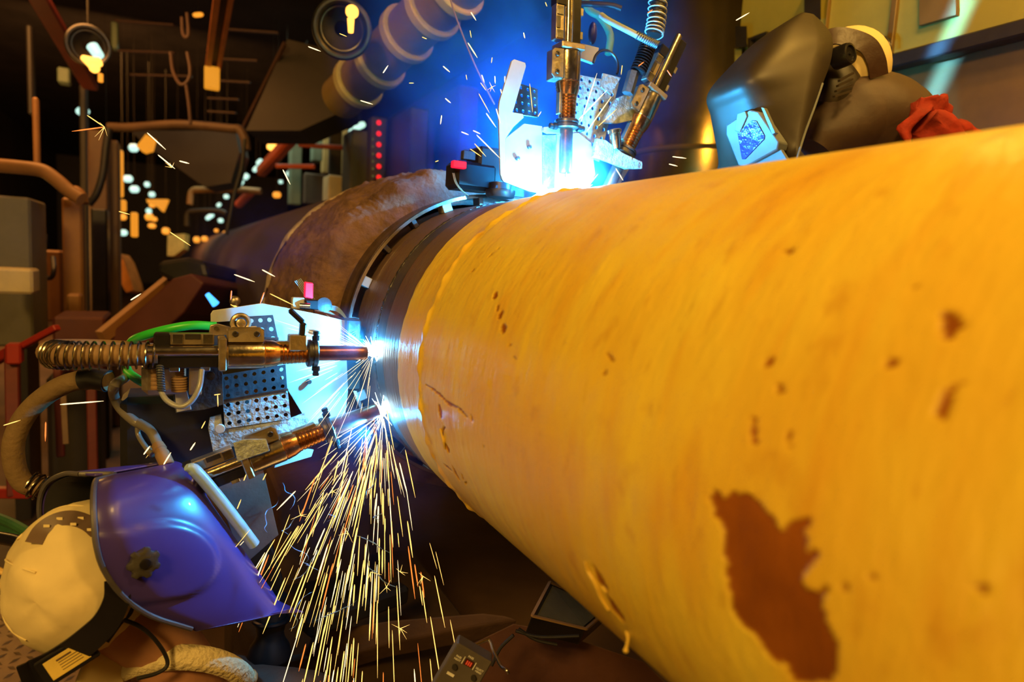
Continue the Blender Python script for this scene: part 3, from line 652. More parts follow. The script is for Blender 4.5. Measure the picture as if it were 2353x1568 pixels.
pl('upper_box_cover', [(1338, 100), (1377, 110), (1366, 146), (1334, 134)], .05, M_PLATE, .012)
pl('hinge_plate', [(1386, 168), (1427, 178), (1404, 218), (1380, 200)], .018, M_SPATTER)
MB().torus(L(1392, 152, .03), (0, -1, 0), .034, .003, 28, 6, 0, 200).build('handwheel_rim', M_DSTEEL, top)
pl('spattered_bracket', [(1416, 226), (1440, 216), (1495, 208), (1500, 215), (1478, 262), (1462, 274), (1420, 284), (1386, 282), (1395, 262)], .0, M_SPATTER, .010)
pl('lower_arm_plate', [(1392, 425), (1425, 380), (1448, 385), (1425, 424)], .03, M_PLATE, .006)
pl('spattered_flange', [(1372, 318), (1392, 322), (1432, 352), (1476, 372), (1476, 388), (1440, 388), (1400, 372), (1364, 360)], -.022, M_SPATTER, .010)
pl('splash_collar', [(1250, 292), (1275, 290), (1328, 292), (1332, 300), (1310, 306), (1262, 306), (1250, 300)], -.014, M_PLATE, .012)
MB().lathe(L(1414, 322, -.02), (-.25, 0, 1), [(-.018, .010), (0, .013), (.014, .013), (.015, .016), (.022, .016), (.024, .012)], 18).build('side_fitting', M_BRASS, top)
# red-marked sensor and drive motor that ride on the band
MB().box(L(1082, 408, .13), (.050, 0, 0), (0, .035, 0), (0, 0, .030), .008).build('drive_motor', M_BLACKM, top)
MB().box(L(1117, 385, .14), (.035, 0, 0), (0, .04, 0), (0, 0, .04), .006).build('drive_gearbox', M_BLACK, top)
MB().box(L(1054, 379, .09), (.0155, 0, 0), (0, .008, 0), (0, 0, .0075), .0015).build('red_lamp_block', MATS['red_lamp'], top)
MB().box(L(1076, 358, .12), (.015, 0, 0), (0, .008, 0), (0, 0, .010), .0015).build('sensor_block', M_DPLATE, top)
MB().lathe(L(1150, 442, .09), (0, 0, 1), [(-.012, .030), (-.004, .034), (.004, .034), (.006, .026), (.02, .026), (.022, .02)], 28).build('guide_roller', M_DSTEEL, top)
pl('roller_arm', [(1140, 425), (1185, 428), (1230, 448), (1235, 456), (1160, 450), (1135, 440)], .07, M_DPLATE, .01)
for k in range(2):
    MB().tube(resample([L(1040 + k * 3, 398, .085), L(1046 + k * 3, 420, .08), L(1060 + k * 2, 438, .08), L(1076, 450, .09)], 16), .0012, 6).build('thin_wire', M_TAN, top)
# hoses above the upper machine
cb = MB().tube(resample([P(1330, 8, 1.5), P(1400, 12, 1.5), P(1428, 20, 1.5)], 16), .0065, 12).build('black_cable', M_BLACK); tag(cb, 'short black cable end at the top edge above the upper machine', 'cable')
gt = MB().tube(resample([P(1340, -30, 1.62), P(1352, 20, 1.6), P(1380, 40, 1.6), P(1402, 80, 1.6), P(1398, 125, 1.6)], 30), .009, 14).build('green_hose', mat('dusty_green_hose', (.10, .34, .16), .5)); tag(gt, 'dim green hose arching behind the upright torch', 'hose')
cy = MB().tube(resample([P(1382, 35, 1.42), P(1400, 48, 1.40), P(1450, 74, 1.38), P(1480, 90, 1.38), P(1512, 104, 1.38)], 30), .0065, 12).build('torch_cable', mat('pale_cable', (.45, .52, .58), .4)); tag(cy, 'cyan-lit cable running down to the leaning torch', 'cable')
MB().coil([P(1462, 80, 1.38), P(1490, 94, 1.38), P(1512, 104, 1.38)], .0075, .0016, .0045, 12, 5).build('strain_relief', M_DPLATE, cy)
conduit('torch_hose', 'dark hose in a wide steel spring rising off the top edge', [P(1512, -60, 1.42), P(1512, 0, 1.42), P(1508, 50, 1.42), P(1502, 82, 1.42)], .020, .020, .0125, M_BLACK, M_PLATE, wr=.0016)
conduit('torch_hose', 'short ribbed black hose beside the leaning torch', [P(1492, 95, 1.46), P(1480, 130, 1.46), P(1466, 165, 1.46)], .0175, .0165, .0062, M_BLACK, M_BLACKM)
MB().tube([P(1456, 166, 1.46), P(1442, 215, 1.46)], .013, 6).build('hose_socket', M_DPLATE, top)
ov = MB().sphere(P(1362, 76, 1.55), .012, .006, .026).build('oval_knob', M_BLACKM, top)
for k, (x, y, rr, col) in enumerate(((858, 808, .0105, 0), (876, 946, .0105, 0), (1246, 440, .012, 0), (1345, 434, .011, 0))):
    c = PY(x, y, WY - .016)
    mb = MB().sphere(c, rr, rr, rr * 1.05, 20, 14)
    for i in range(26):
        d = V((random.gauss(0, 1), random.gauss(0, .35), random.gauss(0, 1))).normalized(); ln = rr * random.uniform(1.6, 4.2)
        mb.tube([c + d * rr * .5, c + d * ln], [rr * .16, rr * .008], 5)  # spikes put the arc's star-shaped glare into the mesh
    o = mb.build('welding_arc', glow('arc_white', (.55, .88, 1), 14))
    tag(o, ['blinding white arc at the nose of the level lower torch', 'blinding white arc at the nose of the slanting torch beside the pipe', 'white arc under the shield plates on top of the pipe', 'white arc below the leaning torch on top of the pipe'][k], 'welding arc')
# ------------------------------------------------------------------ right side: equipment housing
HX = 2.05
def R(px, py, off=0): return PX(px, py, HX + off)
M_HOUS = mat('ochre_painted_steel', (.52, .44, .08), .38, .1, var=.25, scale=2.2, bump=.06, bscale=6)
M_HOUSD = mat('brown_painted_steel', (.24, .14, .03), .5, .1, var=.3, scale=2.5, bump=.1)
M_EDGE = mat('black_ledge', (.03, .022, .015), .5)
hs = empty('equipment_housing', (HX, 1.5, 0), 'ochre steel equipment housing with a slanting dark ledge behind the black helmet', 'housing')
zl = R(2171, 100).z
y0, y1 = R(2600, 100).y, R(1692, 120).y
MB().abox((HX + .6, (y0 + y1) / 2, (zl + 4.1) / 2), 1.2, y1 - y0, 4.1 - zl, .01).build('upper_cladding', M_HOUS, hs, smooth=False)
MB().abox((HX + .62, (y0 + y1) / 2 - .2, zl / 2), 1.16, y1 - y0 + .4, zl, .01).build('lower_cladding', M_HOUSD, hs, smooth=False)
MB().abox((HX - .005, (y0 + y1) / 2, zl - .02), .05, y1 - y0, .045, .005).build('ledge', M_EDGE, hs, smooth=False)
for x, wd in ((2056, .02), (1856, .016), (1905, .004)):
    y = R(x, 50).y; MB().abox((HX - .008, y, (zl + 4.1) / 2), .016, wd, 4.1 - zl - .02, .002).build('panel_seam', M_HOUSD, hs)
q = [R(2112, -60, -.02), R(2196, -80, -.02), R(2196, 34, -.02), R(2112, 58, -.02)]
MB().prism(q, (.018, 0, 0)).build('inspection_cover', M_HOUSD, hs, smooth=False)
MB().hexa([R(1690, 60, -.06), R(1716, 60, -.06), R(1716, 108, -.06), R(1690, 108, -.06), R(1690, 60, 0), R(1716, 60, 0), R(1716, 108, 0), R(1690, 108, 0)]).build('junction_box', M_EDGE, hs)
MB().hexa([R(1848, -10, -.05), R(1886, -10, -.05), R(1886, 45, -.05), R(1848, 45, -.05), R(1848, -10, 0), R(1886, -10, 0), R(1886, 45, 0), R(1848, 45, 0)]).build('junction_box', M_EDGE, hs)
MB().prism([R(1718, 88, -.03), R(1760, 72, -.03), R(1760, 78, -.03), R(1724, 92, -.03), R(1724, 200, -.03), R(1718, 200, -.03)], (.03, 0, 0)).build('door_frame', M_EDGE, hs)
MB().hexa([R(1688, 112, -.04), R(1704, 112, -.04), R(1704, 205, -.04), R(1688, 205, -.04), R(1688, 112, 0), R(1704, 112, 0), R(1704, 205, 0), R(1688, 205, 0)]).build('lit_strip', M_HOUS, hs)
hk = MB().tube(resample([R(2018, 96, -.05), R(2028, 88, -.06), R(2040, 100, -.06), R(2044, 120, -.05)], 14), .008, 8).tube(resample([R(2022, 118, -.04), R(2020, 104, -.06), R(2028, 92, -.06)], 10), .007, 8).box(R(2030, 108, -.02), (.02, 0, 0), (0, .02, 0), (0, 0, .025), .004)
hk.build('latch', M_DSTEEL, hs)
# shiny brown tank behind the smoke
M_TANK = mat('polished_brown_tank', (.48, .32, .09), .2, .85, var=.3, scale=3, bump=.02, bscale=5)
tk = empty('storage_tank', (2.35, 3.2, 0), 'shiny brown metal tank with three warm reflections behind the smoke', 'tank')
tc0 = P(1640, 260, 3.4)
MB().sphere((tc0.x, tc0.y, tc0.z - .25), .44, .44, 1.05, 48, 40).build('tank_shell', M_TANK, tk)
for z in (tc0.z - .25,): MB().torus((tc0.x, tc0.y, z), (0, 0, 1), .442, .012, 48, 6).build('tank_hoop', M_HOUSD, tk)
for k in range(3): a = 2.1 * k + .4; MB().bar((tc0.x + .3 * math.cos(a), tc0.y + .3 * math.sin(a), 0), (tc0.x + .3 * math.cos(a), tc0.y + .3 * math.sin(a), tc0.z - .8), .06).build('tank_leg', M_HOUSD, tk)
# ------------------------------------------------------------------ ceiling things
M_BEAM = mat('brown_beam', (.10, .05, .04), .55, bump=.1)
M_DBEAM = mat('dark_beam', (.045, .035, .035), .6, bump=.1)
M_ORB = mat('orange_rail_paint', (.50, .16, .05), .5, bump=.05)
for i, (a, b) in enumerate((((265, 48), (400, 58)), ((272, 117), (402, 122)), ((300, 172), (440, 176)), ((525, 68), (640, 76)), ((508, 136), (592, 140)), ((500, 186), (575, 190)), ((478, 226), (548, 229)), ((478, 256), (542, 260)))):
    o = MB().bar(P(*a, 5.2), P(*b, 5.2), .03, .012).build('ceiling_slat', M_BEAM)
    tag(o, ('dim brown slat of the ceiling left of the orange-ended rail' if i < 3 else 'dim brown slat of the ceiling right of the orange-ended rail'), 'slat', 'ceiling slats left of the rail' if i < 3 else 'ceiling slats right of the rail')
o = MB().bar(P(75, -30, 3.4), P(208, 200, 4.6), .10, .05, bev=.01).build('roof_brace', M_RED.copy()); o.data.materials[0] = mat('dull_red_paint', (.20, .03, .025), .5, bump=.05); tag(o, 'dark red diagonal roof brace at the top left corner', 'brace')
r = empty('hanging_rail', P(495, 80, 4), 'pair of brown hanging rails ending in an orange block', 'rail')
MB().bar(P(500, -20, 3.6), P(476, 170, 4.6), .035, .03).build('rail_bar', M_ORB, r)
MB().bar(P(534, -20, 3.6), P(502, 160, 4.6), .025, .03).build('rail_bar', M_ORB, r)
MB().bar(P(517, -20, 3.65), P(490, 160, 4.65), .07, .02).build('rail_web', M_DBEAM, r)
MB().box(P(487, 180, 4.5), (.048, 0, 0), (0, .03, 0), (0, 0, .075), .008).build('end_block', glow('glowing_block', (1, .36, .02), .75), r)  # plain orange block, given emission so that it looks lit
tag(MB().bar(P(655, 100, 4.2), P(556, 300, 4.8), .02, .03).build('ceiling_beam', M_BEAM), 'thin dim diagonal ceiling beam left of the round lamp', 'beam')
tag(MB().prism([P(x, y, 4.3) for x, y in ((660, 90), (780, 120), (800, 250), (690, 300), (565, 300))], FW * .3).build('ceiling_plenum', M_DBEAM, smooth=False), 'broad dark sloping box under the ceiling left of the duct', 'ceiling box')
for k, pts in enumerate(([(418, 40), (420, 75), (427, 86), (433, 76), (430, 30)], [(392, 120), (398, 165), (415, 194), (432, 185), (437, 160), (430, 120)], [(428, 195), (434, 240), (438, 285)])):
    o = MB().tube(resample([P(x, y, 4) for x, y in pts], 24), .010, 8).build('hanging_cable', M_BEAM)
    tag(o, ['small cable hook hanging below the roof, highest of three', 'wide U loop of cable hanging under the roof', 'straight cable end hanging below the wide cable loop'][k], 'cable')
# ringed duct
dp = [P(1085, -70, 2.2), P(1010, 5, 2.35), P(925, 88, 2.55), P(850, 165, 2.75), P(785, 225, 2.95)]
du = MB().tube(resample(dp, 30), [.095] * 30, 28).build('ceiling_duct', mat('tan_duct_fabric', (.34, .20, .05), .55, bump=.15)); tag(du, 'fat tan duct with cream rings crossing the top', 'duct')
M_RINGC = mat('cream_ring', (.85, .66, .26), .4)
dr = resample(dp, 41)
for i in (4, 11, 18, 26, 33):
    d = (dr[i + 1] - dr[i]).normalized()
    MB().lathe(dr[i], d, [(0, .090), (.0, .1085), (.006, .113), (.035, .113), (.041, .1085), (.041, .090)], 32).build('duct_ring', M_RINGC, du)
# big round lamp
def round_lamp(c, rad, label, bulbs):
    L_ = empty('round_lamp', c, label, 'lamp')
    d = (CAM - c).normalized()
    MB().torus(c, d, rad, rad * .13, 36, 10).torus(c + d * -.02, d, rad * .80, rad * .06, 36, 8).build('lamp_rim', M_DSTEEL, L_)
    MB().lathe(c - d * rad * 1.1, d, [(0, rad * .3), (.0, rad * .45), (rad * .5, rad * .8), (rad * 1.05, rad * .95), (rad * 1.05, rad * .9), (rad * .5, rad * .7), (.02, rad * .3)], 32, caps=False).build('lamp_bowl', M_DBEAM, L_)
    for mb, m in bulbs: mb.build('bulb', m, L_)
    MB().tube([c + V((0, 0, rad * .95)), V((c.x, c.y, 4.2))], .006, 6).build('hanger', M_EDGE, L_)
AMB = glow('amber_lamp', (1, .42, .06), 3.2); AMB2 = glow('amber_small', (1, .33, .025), 1.25); COOL = glow('cool_tube', (.60, 1, .85), 1.15)
c = P(786, 66, 2.3)
round_lamp(c, .092, 'round caged lamp with an amber bulb left of the ringed duct', [
    (MB().sphere(P(809, 27, 2.2), .022, .02, .022), AMB), (MB().tube([P(806, 44, 2.2), P(806, 74, 2.2)], [.012, .009], 12), AMB)])
c = P(203, 105, 3.6)
round_lamp(c, .10, 'round caged lamp with a cool tube and amber glow at the top left', [
    (MB().tube([P(212, 106, 3.5), P(228, 130, 3.5)], [.030, .026], 12), COOL), (MB().tube([P(190, 132, 3.5), P(212, 146, 3.5), P(230, 142, 3.5)], [.014, .034, .022], 12), AMB), (MB().sphere(P(217, 156, 3.5), .026), AMB), (MB().tube([P(231, 170, 3.5), P(231, 188, 3.5)], .012, 12), AMB2)])
tag(MB().tube(resample([P(1034, -5, 1.7), P(1048, 40, 1.7), P(1085, 135, 1.7), P(1118, 205, 1.7), P(1136, 240, 1.7)], 24), .0022, 6).build('thin_line', M_TAN), 'thin slack line hanging in the blue smoke', 'line')
# ------------------------------------------------------------------ rows of lamps down the hall
def lamp(px, py, d, rx, ry, m, label, grp, tilt=0, name='strip_lamp'):
    # short tube in a simple housing
    c = P(px, py, d); s = d / FPX; a = math.radians(tilt); e = RT * math.cos(a) + UP * math.sin(a); u = UP * math.cos(a) - RT * math.sin(a)
    o = MB().tube([c - e * rx * s, c - e * rx * s * .6, c + e * rx * s * .6, c + e * rx * s], [ry * s * .6, ry * s, ry * s, ry * s * .6], 10).build(name, m)
    tag(o, label, 'lamp', grp)
    h = 4.2 - c.z
    if h > .05: MB().tube([c + V((0, 0, .0)), V((c.x, c.y, 4.2))], .0007, 4).build('hanger', M_EDGE, o)
    return o
ORD = ['topmost', 'second highest', 'third highest', 'fourth highest', 'fifth highest', 'sixth highest', 'seventh highest', 'eighth highest', 'ninth highest', 'tenth highest', 'eleventh highest', 'twelfth highest', 'thirteenth highest', 'second lowest', 'lowest']
def ordinal(i, n): return 'lowest' if i == n - 1 else ORD[i]
for i_, (x, y, d, rx, ry, t) in enumerate(sorted(((701, 262, 6, 14, 8, 40), (656, 305, 6.5, 12, 7, 38), (636, 317, 6.8, 12, 7, 30), (826, 290, 6, 14, 7, 25), (813, 300, 6, 12, 6, 25), (733, 354, 7, 16, 7, 35), (670, 397, 8, 12, 7, 30), (597, 373, 8, 8, 6, 45), (588, 388, 8, 8, 5, 45), (565, 406, 9, 7, 6, 45), (553, 419, 9.5, 7, 6, 45), (546, 427, 10, 6, 5, 45), (645, 418, 10, 4, 4, 0)), key=lambda q: q[1])):
    lamp(x, y, d, rx, ry, COOL, ordinal(i_, 13) + ' of the cool greenish-white lamps beside the orange-red arm', 'cool lamps beside the orange-red arm', t)
for i_, (x, y, d, rx, ry, t) in enumerate(sorted(((190, 256, 5, 13, 9, 0), (307, 340, 7, 9, 9, 0), (294, 411, 8, 9, 8, 0), (309, 435, 8.5, 9, 8, 0), (338, 424, 9, 5, 6, 0), (349, 447, 9, 6, 6, 0), (194, 509, 6, 6, 8, 90), (282, 535, 8, 9, 7, 0), (342, 485, 10, 5, 6, 0), (245, 346, 6, 3, 5, 0), (520, 452, 9, 5, 5, 0), (503, 471, 9, 5, 4, 40), (482, 498, 8, 10, 5, 35), (507, 507, 8, 5, 5, 0)), key=lambda q: q[1])):
    lamp(x, y, d, rx, ry, COOL, ordinal(i_, 14) + ' of the small cool lamps far down the left aisle', 'cool lamps down the left aisle', t)
for i_, (x, y, d, rx, ry, t) in enumerate(sorted(((625, 334, 7, 12, 9, 60), (455, 34, 5, 11, 5, 5), (636, 448, 8, 8, 7, 0), (282, 499, 8, 7, 7, 0), (343, 499, 8, 8, 8, 0), (355, 504, 9, 5, 5, 0), (381, 531, 8, 7, 8, 90), (470, 549, 8, 6, 6, 0), (452, 551, 9, 6, 7, 0), (558, 458, 8, 7, 5, 0), (350, 472, 9, 6, 5, 0), (497, 530, 9, 4, 4, 0), (349, 519, 9, 5, 8, 90), (408, 556, 9, 4, 6, 90), (519, 537, 9, 5, 7, 90)), key=lambda q: q[1])):
    lamp(x, y, d, rx, ry, AMB2 if (x, y) != (625, 334) else AMB, ordinal(i_, 15) + ' of the small amber lamps glowing down the hall', 'amber lamps down the hall', t, 'bulkhead_lamp')
# things of the left aisle; each box is pixel rectangle + depth
def slab(name, x0, y0, x1, y1, d, th, m, label, cat, grp=None, bev=.01):
    down = name in ('cream_cabinet', 'grey_cabinet', 'tall_cabinet', 'indicator_column') or (name == 'steel_column' and x0 not in (94, 62, 76, 668, 720))
    a, b_, c, e = P(x0, y0, d), P(x1, y0, d), P(x1, y1, d), P(x0, y1, d)
    w_ = (b_ - a).length; z0, z1 = (0 if down else (c.z + e.z) / 2), (a.z + b_.z) / 2; mid = (a + b_ + c + e) / 4
    o = MB().abox((mid.x, mid.y + th / 2, (z0 + z1) / 2), w_ * .97, th, z1 - z0, bev).build(name, m, smooth=False)
    return tag(o, label, cat, grp)
G = lambda n, c, r=.5: mat(n, c, r, bump=.05, scale=4)
M_OB = G('orange_brown_paint', (.42, .20, .07)); M_GRN = G('grey_green_paint', (.20, .27, .20)); M_GREY = G('grey_cabinet_paint', (.20, .18, .14)); M_MAR = G('maroon_paint', (.13, .035, .03))
M_BRN = G('brown_panel', (.15, .085, .05)); M_CRM = G('cream_cabinet', (.75, .62, .35)); M_AMB = glow('amber_glow', (1, .34, .02), .85); M_DRK = G('dark_panel', (.04, .032, .032))
slab('electrical_cabinet', -60, 450, 62, 800, 2.9, .4, M_GREY, 'dull grey-brown cabinet at the left edge of the picture above the red rail', 'cabinet')
cb_ = bpy.data.objects['electrical_cabinet']; c_ = cb_.location; MB().abox((P(30, 800, 2.9).x, c_.y, P(30, 800, 2.9).z / 2), .06, .3, P(30, 800, 2.9).z).build('stand', M_DRK, cb_, smooth=False)
slab('junction_box', -20, 617, 67, 676, 2.6, .16, M_CRM, 'pale box with a lit side on the front of the grey cabinet', 'box')
slab('steel_column', 94, 575, 138, 740, 3.6, .14, M_OB, 'short orange-brown column with a cable loop, left of the taller one', 'column')
tag(MB().tube(resample([P(104, 540, 3.5), P(100, 600, 3.45), P(104, 635, 3.45), P(118, 638, 3.45), P(124, 620, 3.45), P(122, 592, 3.5)], 24), .012, 8).build('hanging_cable', M_BLACK), 'black cable looping in front of the short orange-brown column', 'cable')
slab('steel_column', 147, 456, 187, 735, 3.4, .14, M_OB, 'tall orange-brown column under the bent orange tube', 'column')
slab('switch_box', 155, 676, 184, 735, 3.2, .08, M_OB, 'small boxy switch unit at the foot of the tall orange-brown column', 'switch box')
slab('steel_column', 205, 300, 244, 470, 4.4, .15, M_BRN, 'brown column behind the black hanging hose', 'column')
slab('steel_column', 246, 325, 272, 720, 4.6, .2, M_BRN, 'brown full-height post left of the glowing amber strips', 'column')
slab('steel_column', 186, 200, 200, 700, 4.8, .15, M_DRK, 'dark slim column at the left aisle behind the bent tube', 'column')
slab('steel_column', 212, 480, 245, 715, 3.9, .2, M_BLACKM, 'glossy black column beside the brown full-height post', 'column')
slab('steel_column', 62, 60, 74, 260, 4.2, .1, M_DRK, 'thin dark post at the far top left', 'column')
slab('steel_column', 76, 225, 88, 392, 3.5, .05, M_AMB if 0 else M_OB, 'thin orange-lit post above the bent orange tube', 'column')
slab('wall_panel', 133, 155, 158, 190, 4.4, .1, M_GRN, 'small grey-green panel beneath the dark red brace', 'panel')
slab('wall_panel', 256, 50, 270, 110, 5.3, .1, M_GRN, 'slim grey-green upright beside the caged lamp', 'panel')
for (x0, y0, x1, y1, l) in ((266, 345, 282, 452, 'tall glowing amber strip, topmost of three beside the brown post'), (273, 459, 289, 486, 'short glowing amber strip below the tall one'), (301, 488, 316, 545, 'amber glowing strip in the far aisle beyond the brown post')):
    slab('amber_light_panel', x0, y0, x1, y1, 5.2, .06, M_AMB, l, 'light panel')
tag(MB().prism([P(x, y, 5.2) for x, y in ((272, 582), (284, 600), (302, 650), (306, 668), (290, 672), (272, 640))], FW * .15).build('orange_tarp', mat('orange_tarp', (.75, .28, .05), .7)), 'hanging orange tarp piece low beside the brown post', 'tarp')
tag(MB().prism([P(x, y, 5.2) for x, y in ((313, 336), (335, 308), (352, 318), (345, 345), (328, 350))], FW * .05).build('glowing_sheet', M_AMB), 'bent sheet made to glow amber under the dark tube arch', 'sheet')  # the sheets are no lamps; their lit look is put in as emission
tag(MB().prism([P(x, y, 7) for x, y in ((336, 458), (384, 458), (372, 486), (362, 476), (338, 466))], FW * .05).build('glowing_sheet', M_AMB), 'kite-shaped sheet made to glow amber far down the aisle', 'sheet')
tag(MB().prism([P(x, y, 7) for x, y in ((385, 540), (425, 537), (422, 572), (400, 588), (384, 588))], FW * .1).build('yellow_sheet', mat('yellow_sheet', (.85, .55, .15), .6)), 'crumpled yellow sheet far down the aisle', 'sheet')
# bent tubes (arches) that carry curtains
def arch(name, pts, d, r, m, label, cat='tube frame'):
    return tag(MB().tube(resample([P(x, y, d) for x, y in pts], 40), r, 12).build(name, m), label, cat)
arch('bent_tube', [(-30, 378), (40, 384), (96, 392), (128, 412), (160, 440), (188, 458)], 2.9, .030, M_OB, 'thick bent orange-lit tube reaching in from the left edge')
arch('bent_tube', [(158, 455), (172, 440), (186, 452), (190, 468)], 3.2, .028, M_OB, 'short orange elbow on top of the tall orange-brown column')
arch('curtain_tube', [(250, 292), (300, 293), (400, 286), (470, 290), (530, 296), (550, 298), (562, 318), (566, 345)], 4.4, .030, M_BRN, 'long brown tube arch across the left aisle')
arch('hanging_hose', [(250, 296), (243, 340), (236, 400), (222, 445), (204, 470)], 4.0, .022, M_BLACK, 'black hose drooping left from the brown tube arch', 'hose')
arch('hanging_cable', [(562, 320), (556, 380), (540, 440), (528, 500), (520, 540)], 4.2, .012, M_BLACK, 'black cable dropping from the right end of the tube arch', 'cable')
arch('curtain_tube', [(436, 470), (442, 440), (470, 436), (540, 436), (600, 440)], 6, .03, M_OB, 'far smaller orange tube arch below the row of lamps')
arch('curtain_tube', [(430, 520), (432, 492), (450, 486), (500, 486), (520, 492)], 5, .022, M_DRK, 'low dark tube arch in front of the far work station')
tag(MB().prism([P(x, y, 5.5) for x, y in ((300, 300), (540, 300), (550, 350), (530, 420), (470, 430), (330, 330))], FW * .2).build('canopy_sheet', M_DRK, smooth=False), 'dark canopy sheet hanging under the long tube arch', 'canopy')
# right half of the aisle
ob = M_ORR = mat('orange_red_paint', (.75, .12, .03), .45)
tag(MB().bar(P(700, 286, 5), P(600, 395, 6), .09, .10, bev=.02).build('boom_arm', ob), 'orange-red slanting boom arm between the two rows of cool lamps', 'boom')
tag(MB().bar(P(578, 440, 6.6), P(548, 470, 7.2), .08, .08, bev=.02).build('boom_arm', ob), 'short orange-red boom end further down the hall', 'boom')
for (a, b, l) in (((686, 333), (798, 340), 'upper orange-red horizontal rail beside the boom arm'), ((634, 382), (724, 383), 'lower orange-red horizontal rail beside the boom arm')):
    tag(MB().bar(P(*a, 5.2), P(*b, 5.2), .03, .036, bev=.006).build('cross_rail', ob), l, 'rail')
tag(MB().bar(P(640, 282, 5.0), P(800, 284, 5.0), .05, .06).build('cross_beam', M_MAR), 'dark maroon cross beam above the boom arm', 'beam')
slab('steel_column', 668, 290, 694, 470, 6, .15, M_GRN, 'grey-green column behind the lower orange-red rail', 'column')
slab('steel_column', 720, 290, 742, 370, 6.2, .15, M_GRN, 'narrow grey-green column right of the boom arm', 'column')
slab('wall_panel', 742, 280, 800, 400, 6.6, .1, G('ochre_panel', (.42, .26, .09)), 'ochre panel between the grey-green column and grey cabinet', 'panel')
slab('wall_panel', 700, 400, 752, 470, 6.4, .1, M_BRN, 'brown panel low beside the grey-green column', 'panel')
slab('cream_cabinet', 755, 404, 802, 462, 5.4, .25, M_CRM, 'cream cabinet catching the light just above the brown pipe', 'cabinet')
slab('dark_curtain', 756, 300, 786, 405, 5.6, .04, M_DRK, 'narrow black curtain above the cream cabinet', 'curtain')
slab('grey_cabinet', 806, 300, 852, 450, 4.8, .3, G('blue_grey_cabinet', (.15, .14, .11)), 'grey cabinet left of the column of red lights', 'cabinet')
ic = slab('indicator_column', 852, 270, 890, 430, 4.2, .12, M_DRK, 'dark indicator column with six red lights', 'indicator panel')
for k in range(6):
    MB().sphere(P(870.5, 282 + k * 25.1, 4.17), .0155, .01, .0155).build('red_light', glow('red_led', (1, .01, .008), 1.3), ic)
for k in range(6):
    MB().sphere(P(857, 320 + k * 17, 4.17), .006).build('pilot_light', glow('green_led', (.3, .35, .08), .3), ic)
slab('tall_cabinet', 940, 250, 985, 430, 3.9, .4, M_DRK, 'tall dark cabinet right of the red lights', 'cabinet')
slab('tall_cabinet', 1050, 200, 1100, 420, 3.7, .4, M_DRK, 'dark cabinet in the blue smoke behind the drive motor', 'cabinet')
# roller support and ramp under the pipe end
sp_ = empty('pipe_support', P(380, 680, 3), 'maroon pipe support stand under the far pipe end', 'stand')
MB().prism([P(x, y, 2.6) for x, y in ((236, 778), (330, 700), (395, 640), (440, 628), (468, 650), (420, 720), (330, 800), (280, 806))], FW * .5).build('sloping_arm', M_MAR, sp_, smooth=False, bevel=.01)
MB().bar(P(232, 775, 2.55), P(390, 645, 2.9), .03, .05).build('arm_edge', M_OB, sp_)
MB().prism([P(x, y, 2.8) for x, y in ((360, 600), (430, 590), (470, 600), (480, 640), (400, 650), (360, 630))], FW * .4).build('rubber_roller', M_BLACK, sp_, smooth=False, bevel=.02)
MB().prism([P(x, y, 3.0) for x, y in ((420, 650), (620, 690), (620, 900), (330, 860), (300, 800))], FW * .5).build('base_block', M_BLACK, sp_, smooth=False, bevel=.02)
bl = tag(MB().tube([P(476, 676, 2.2), P(496, 700, 2.2)], [.008, .013], 10).build('signal_lamp', glow('blue_glint', (.05, .35, 1), 2.5)), 'small blue-lit signal lamp below the dark pipe', 'lamp')
tag(MB().sphere(P(540, 692, 1.5), .012, .01, .012).tube([P(532, 700, 1.5), P(552, 712, 1.5)], .005, 8).build('brass_eyelet', M_GOLDB), 'little brass eyelet just above the shield plate corner', 'eyelet')
slab('maroon_console', 130, 728, 235, 860, 2.7, .3, M_MAR, 'maroon console behind the spring-wrapped hose', 'console')
# red railing at the left edge
rl = empty('red_railing', P(60, 950, 2.2), 'red painted guard railing at the left edge', 'railing')
MB().bar(P(-30, 838, 2.3), P(28, 806, 2.25), .034, .034, bev=.004).bar(P(20, 812, 2.25), P(132, 752, 2.2), .026, .020, bev=.003).build('top_rail', M_RED, rl)
MB().bar(P(28, 800, 2.25), P(34, 1140, 2.25), .040, .040, up=V((0, 1, 0)), bev=.004).build('post', MATS['dull_red_paint'], rl)
MB().box(P(34, 812, 2.23), (.022, 0, 0), (0, .03, 0), (0, 0, .035), .006).build('post_bracket', M_RED, rl)
MB().bar(P(209, 830, 2.6), P(215, 1110, 2.6), .034, .034, up=V((0, 1, 0)), bev=.004).build('post', MATS['dull_red_paint'], rl)
MB().bar(P(132, 830, 2.6), P(140, 1050, 2.6), .028, .028, up=V((0, 1, 0)), bev=.004).build('post', MATS['dull_red_paint'], rl)
MB().bar(P(-40, 1132, 2.25), P(72, 1132, 2.25), .036, .036, bev=.004).build('foot_rail', M_RED, rl)
tag(MB().bar(P(146, 910, 2.5), P(152, 1020, 2.5), .018, .018, up=V((0, 1, 0))).build('pale_post', M_TAN), 'short pale post beside the railing', 'post')
tag(MB().box(P(180, 1040, 3.0), (.10, 0, 0), (0, .12, 0), (0, 0, .38), .02).build('dark_locker', M_DRK), 'dark locker standing behind the railing', 'locker')
M_DECKT = mat('tread_plate', (.40, .27, .14), .4, .5, var=.3, scale=6, bump=.2)
tp = MB(); z = .10
c0 = PZ(20, 1540, z)
tp.abox((c0.x - .15, c0.y - .1, z - .02), 1.1, 1.2, .04)
tpo = tp.build('tread_plate', M_DECKT, smooth=False); tag(tpo, 'diamond tread plate at the bottom left corner', 'floor plate')
mb = MB()
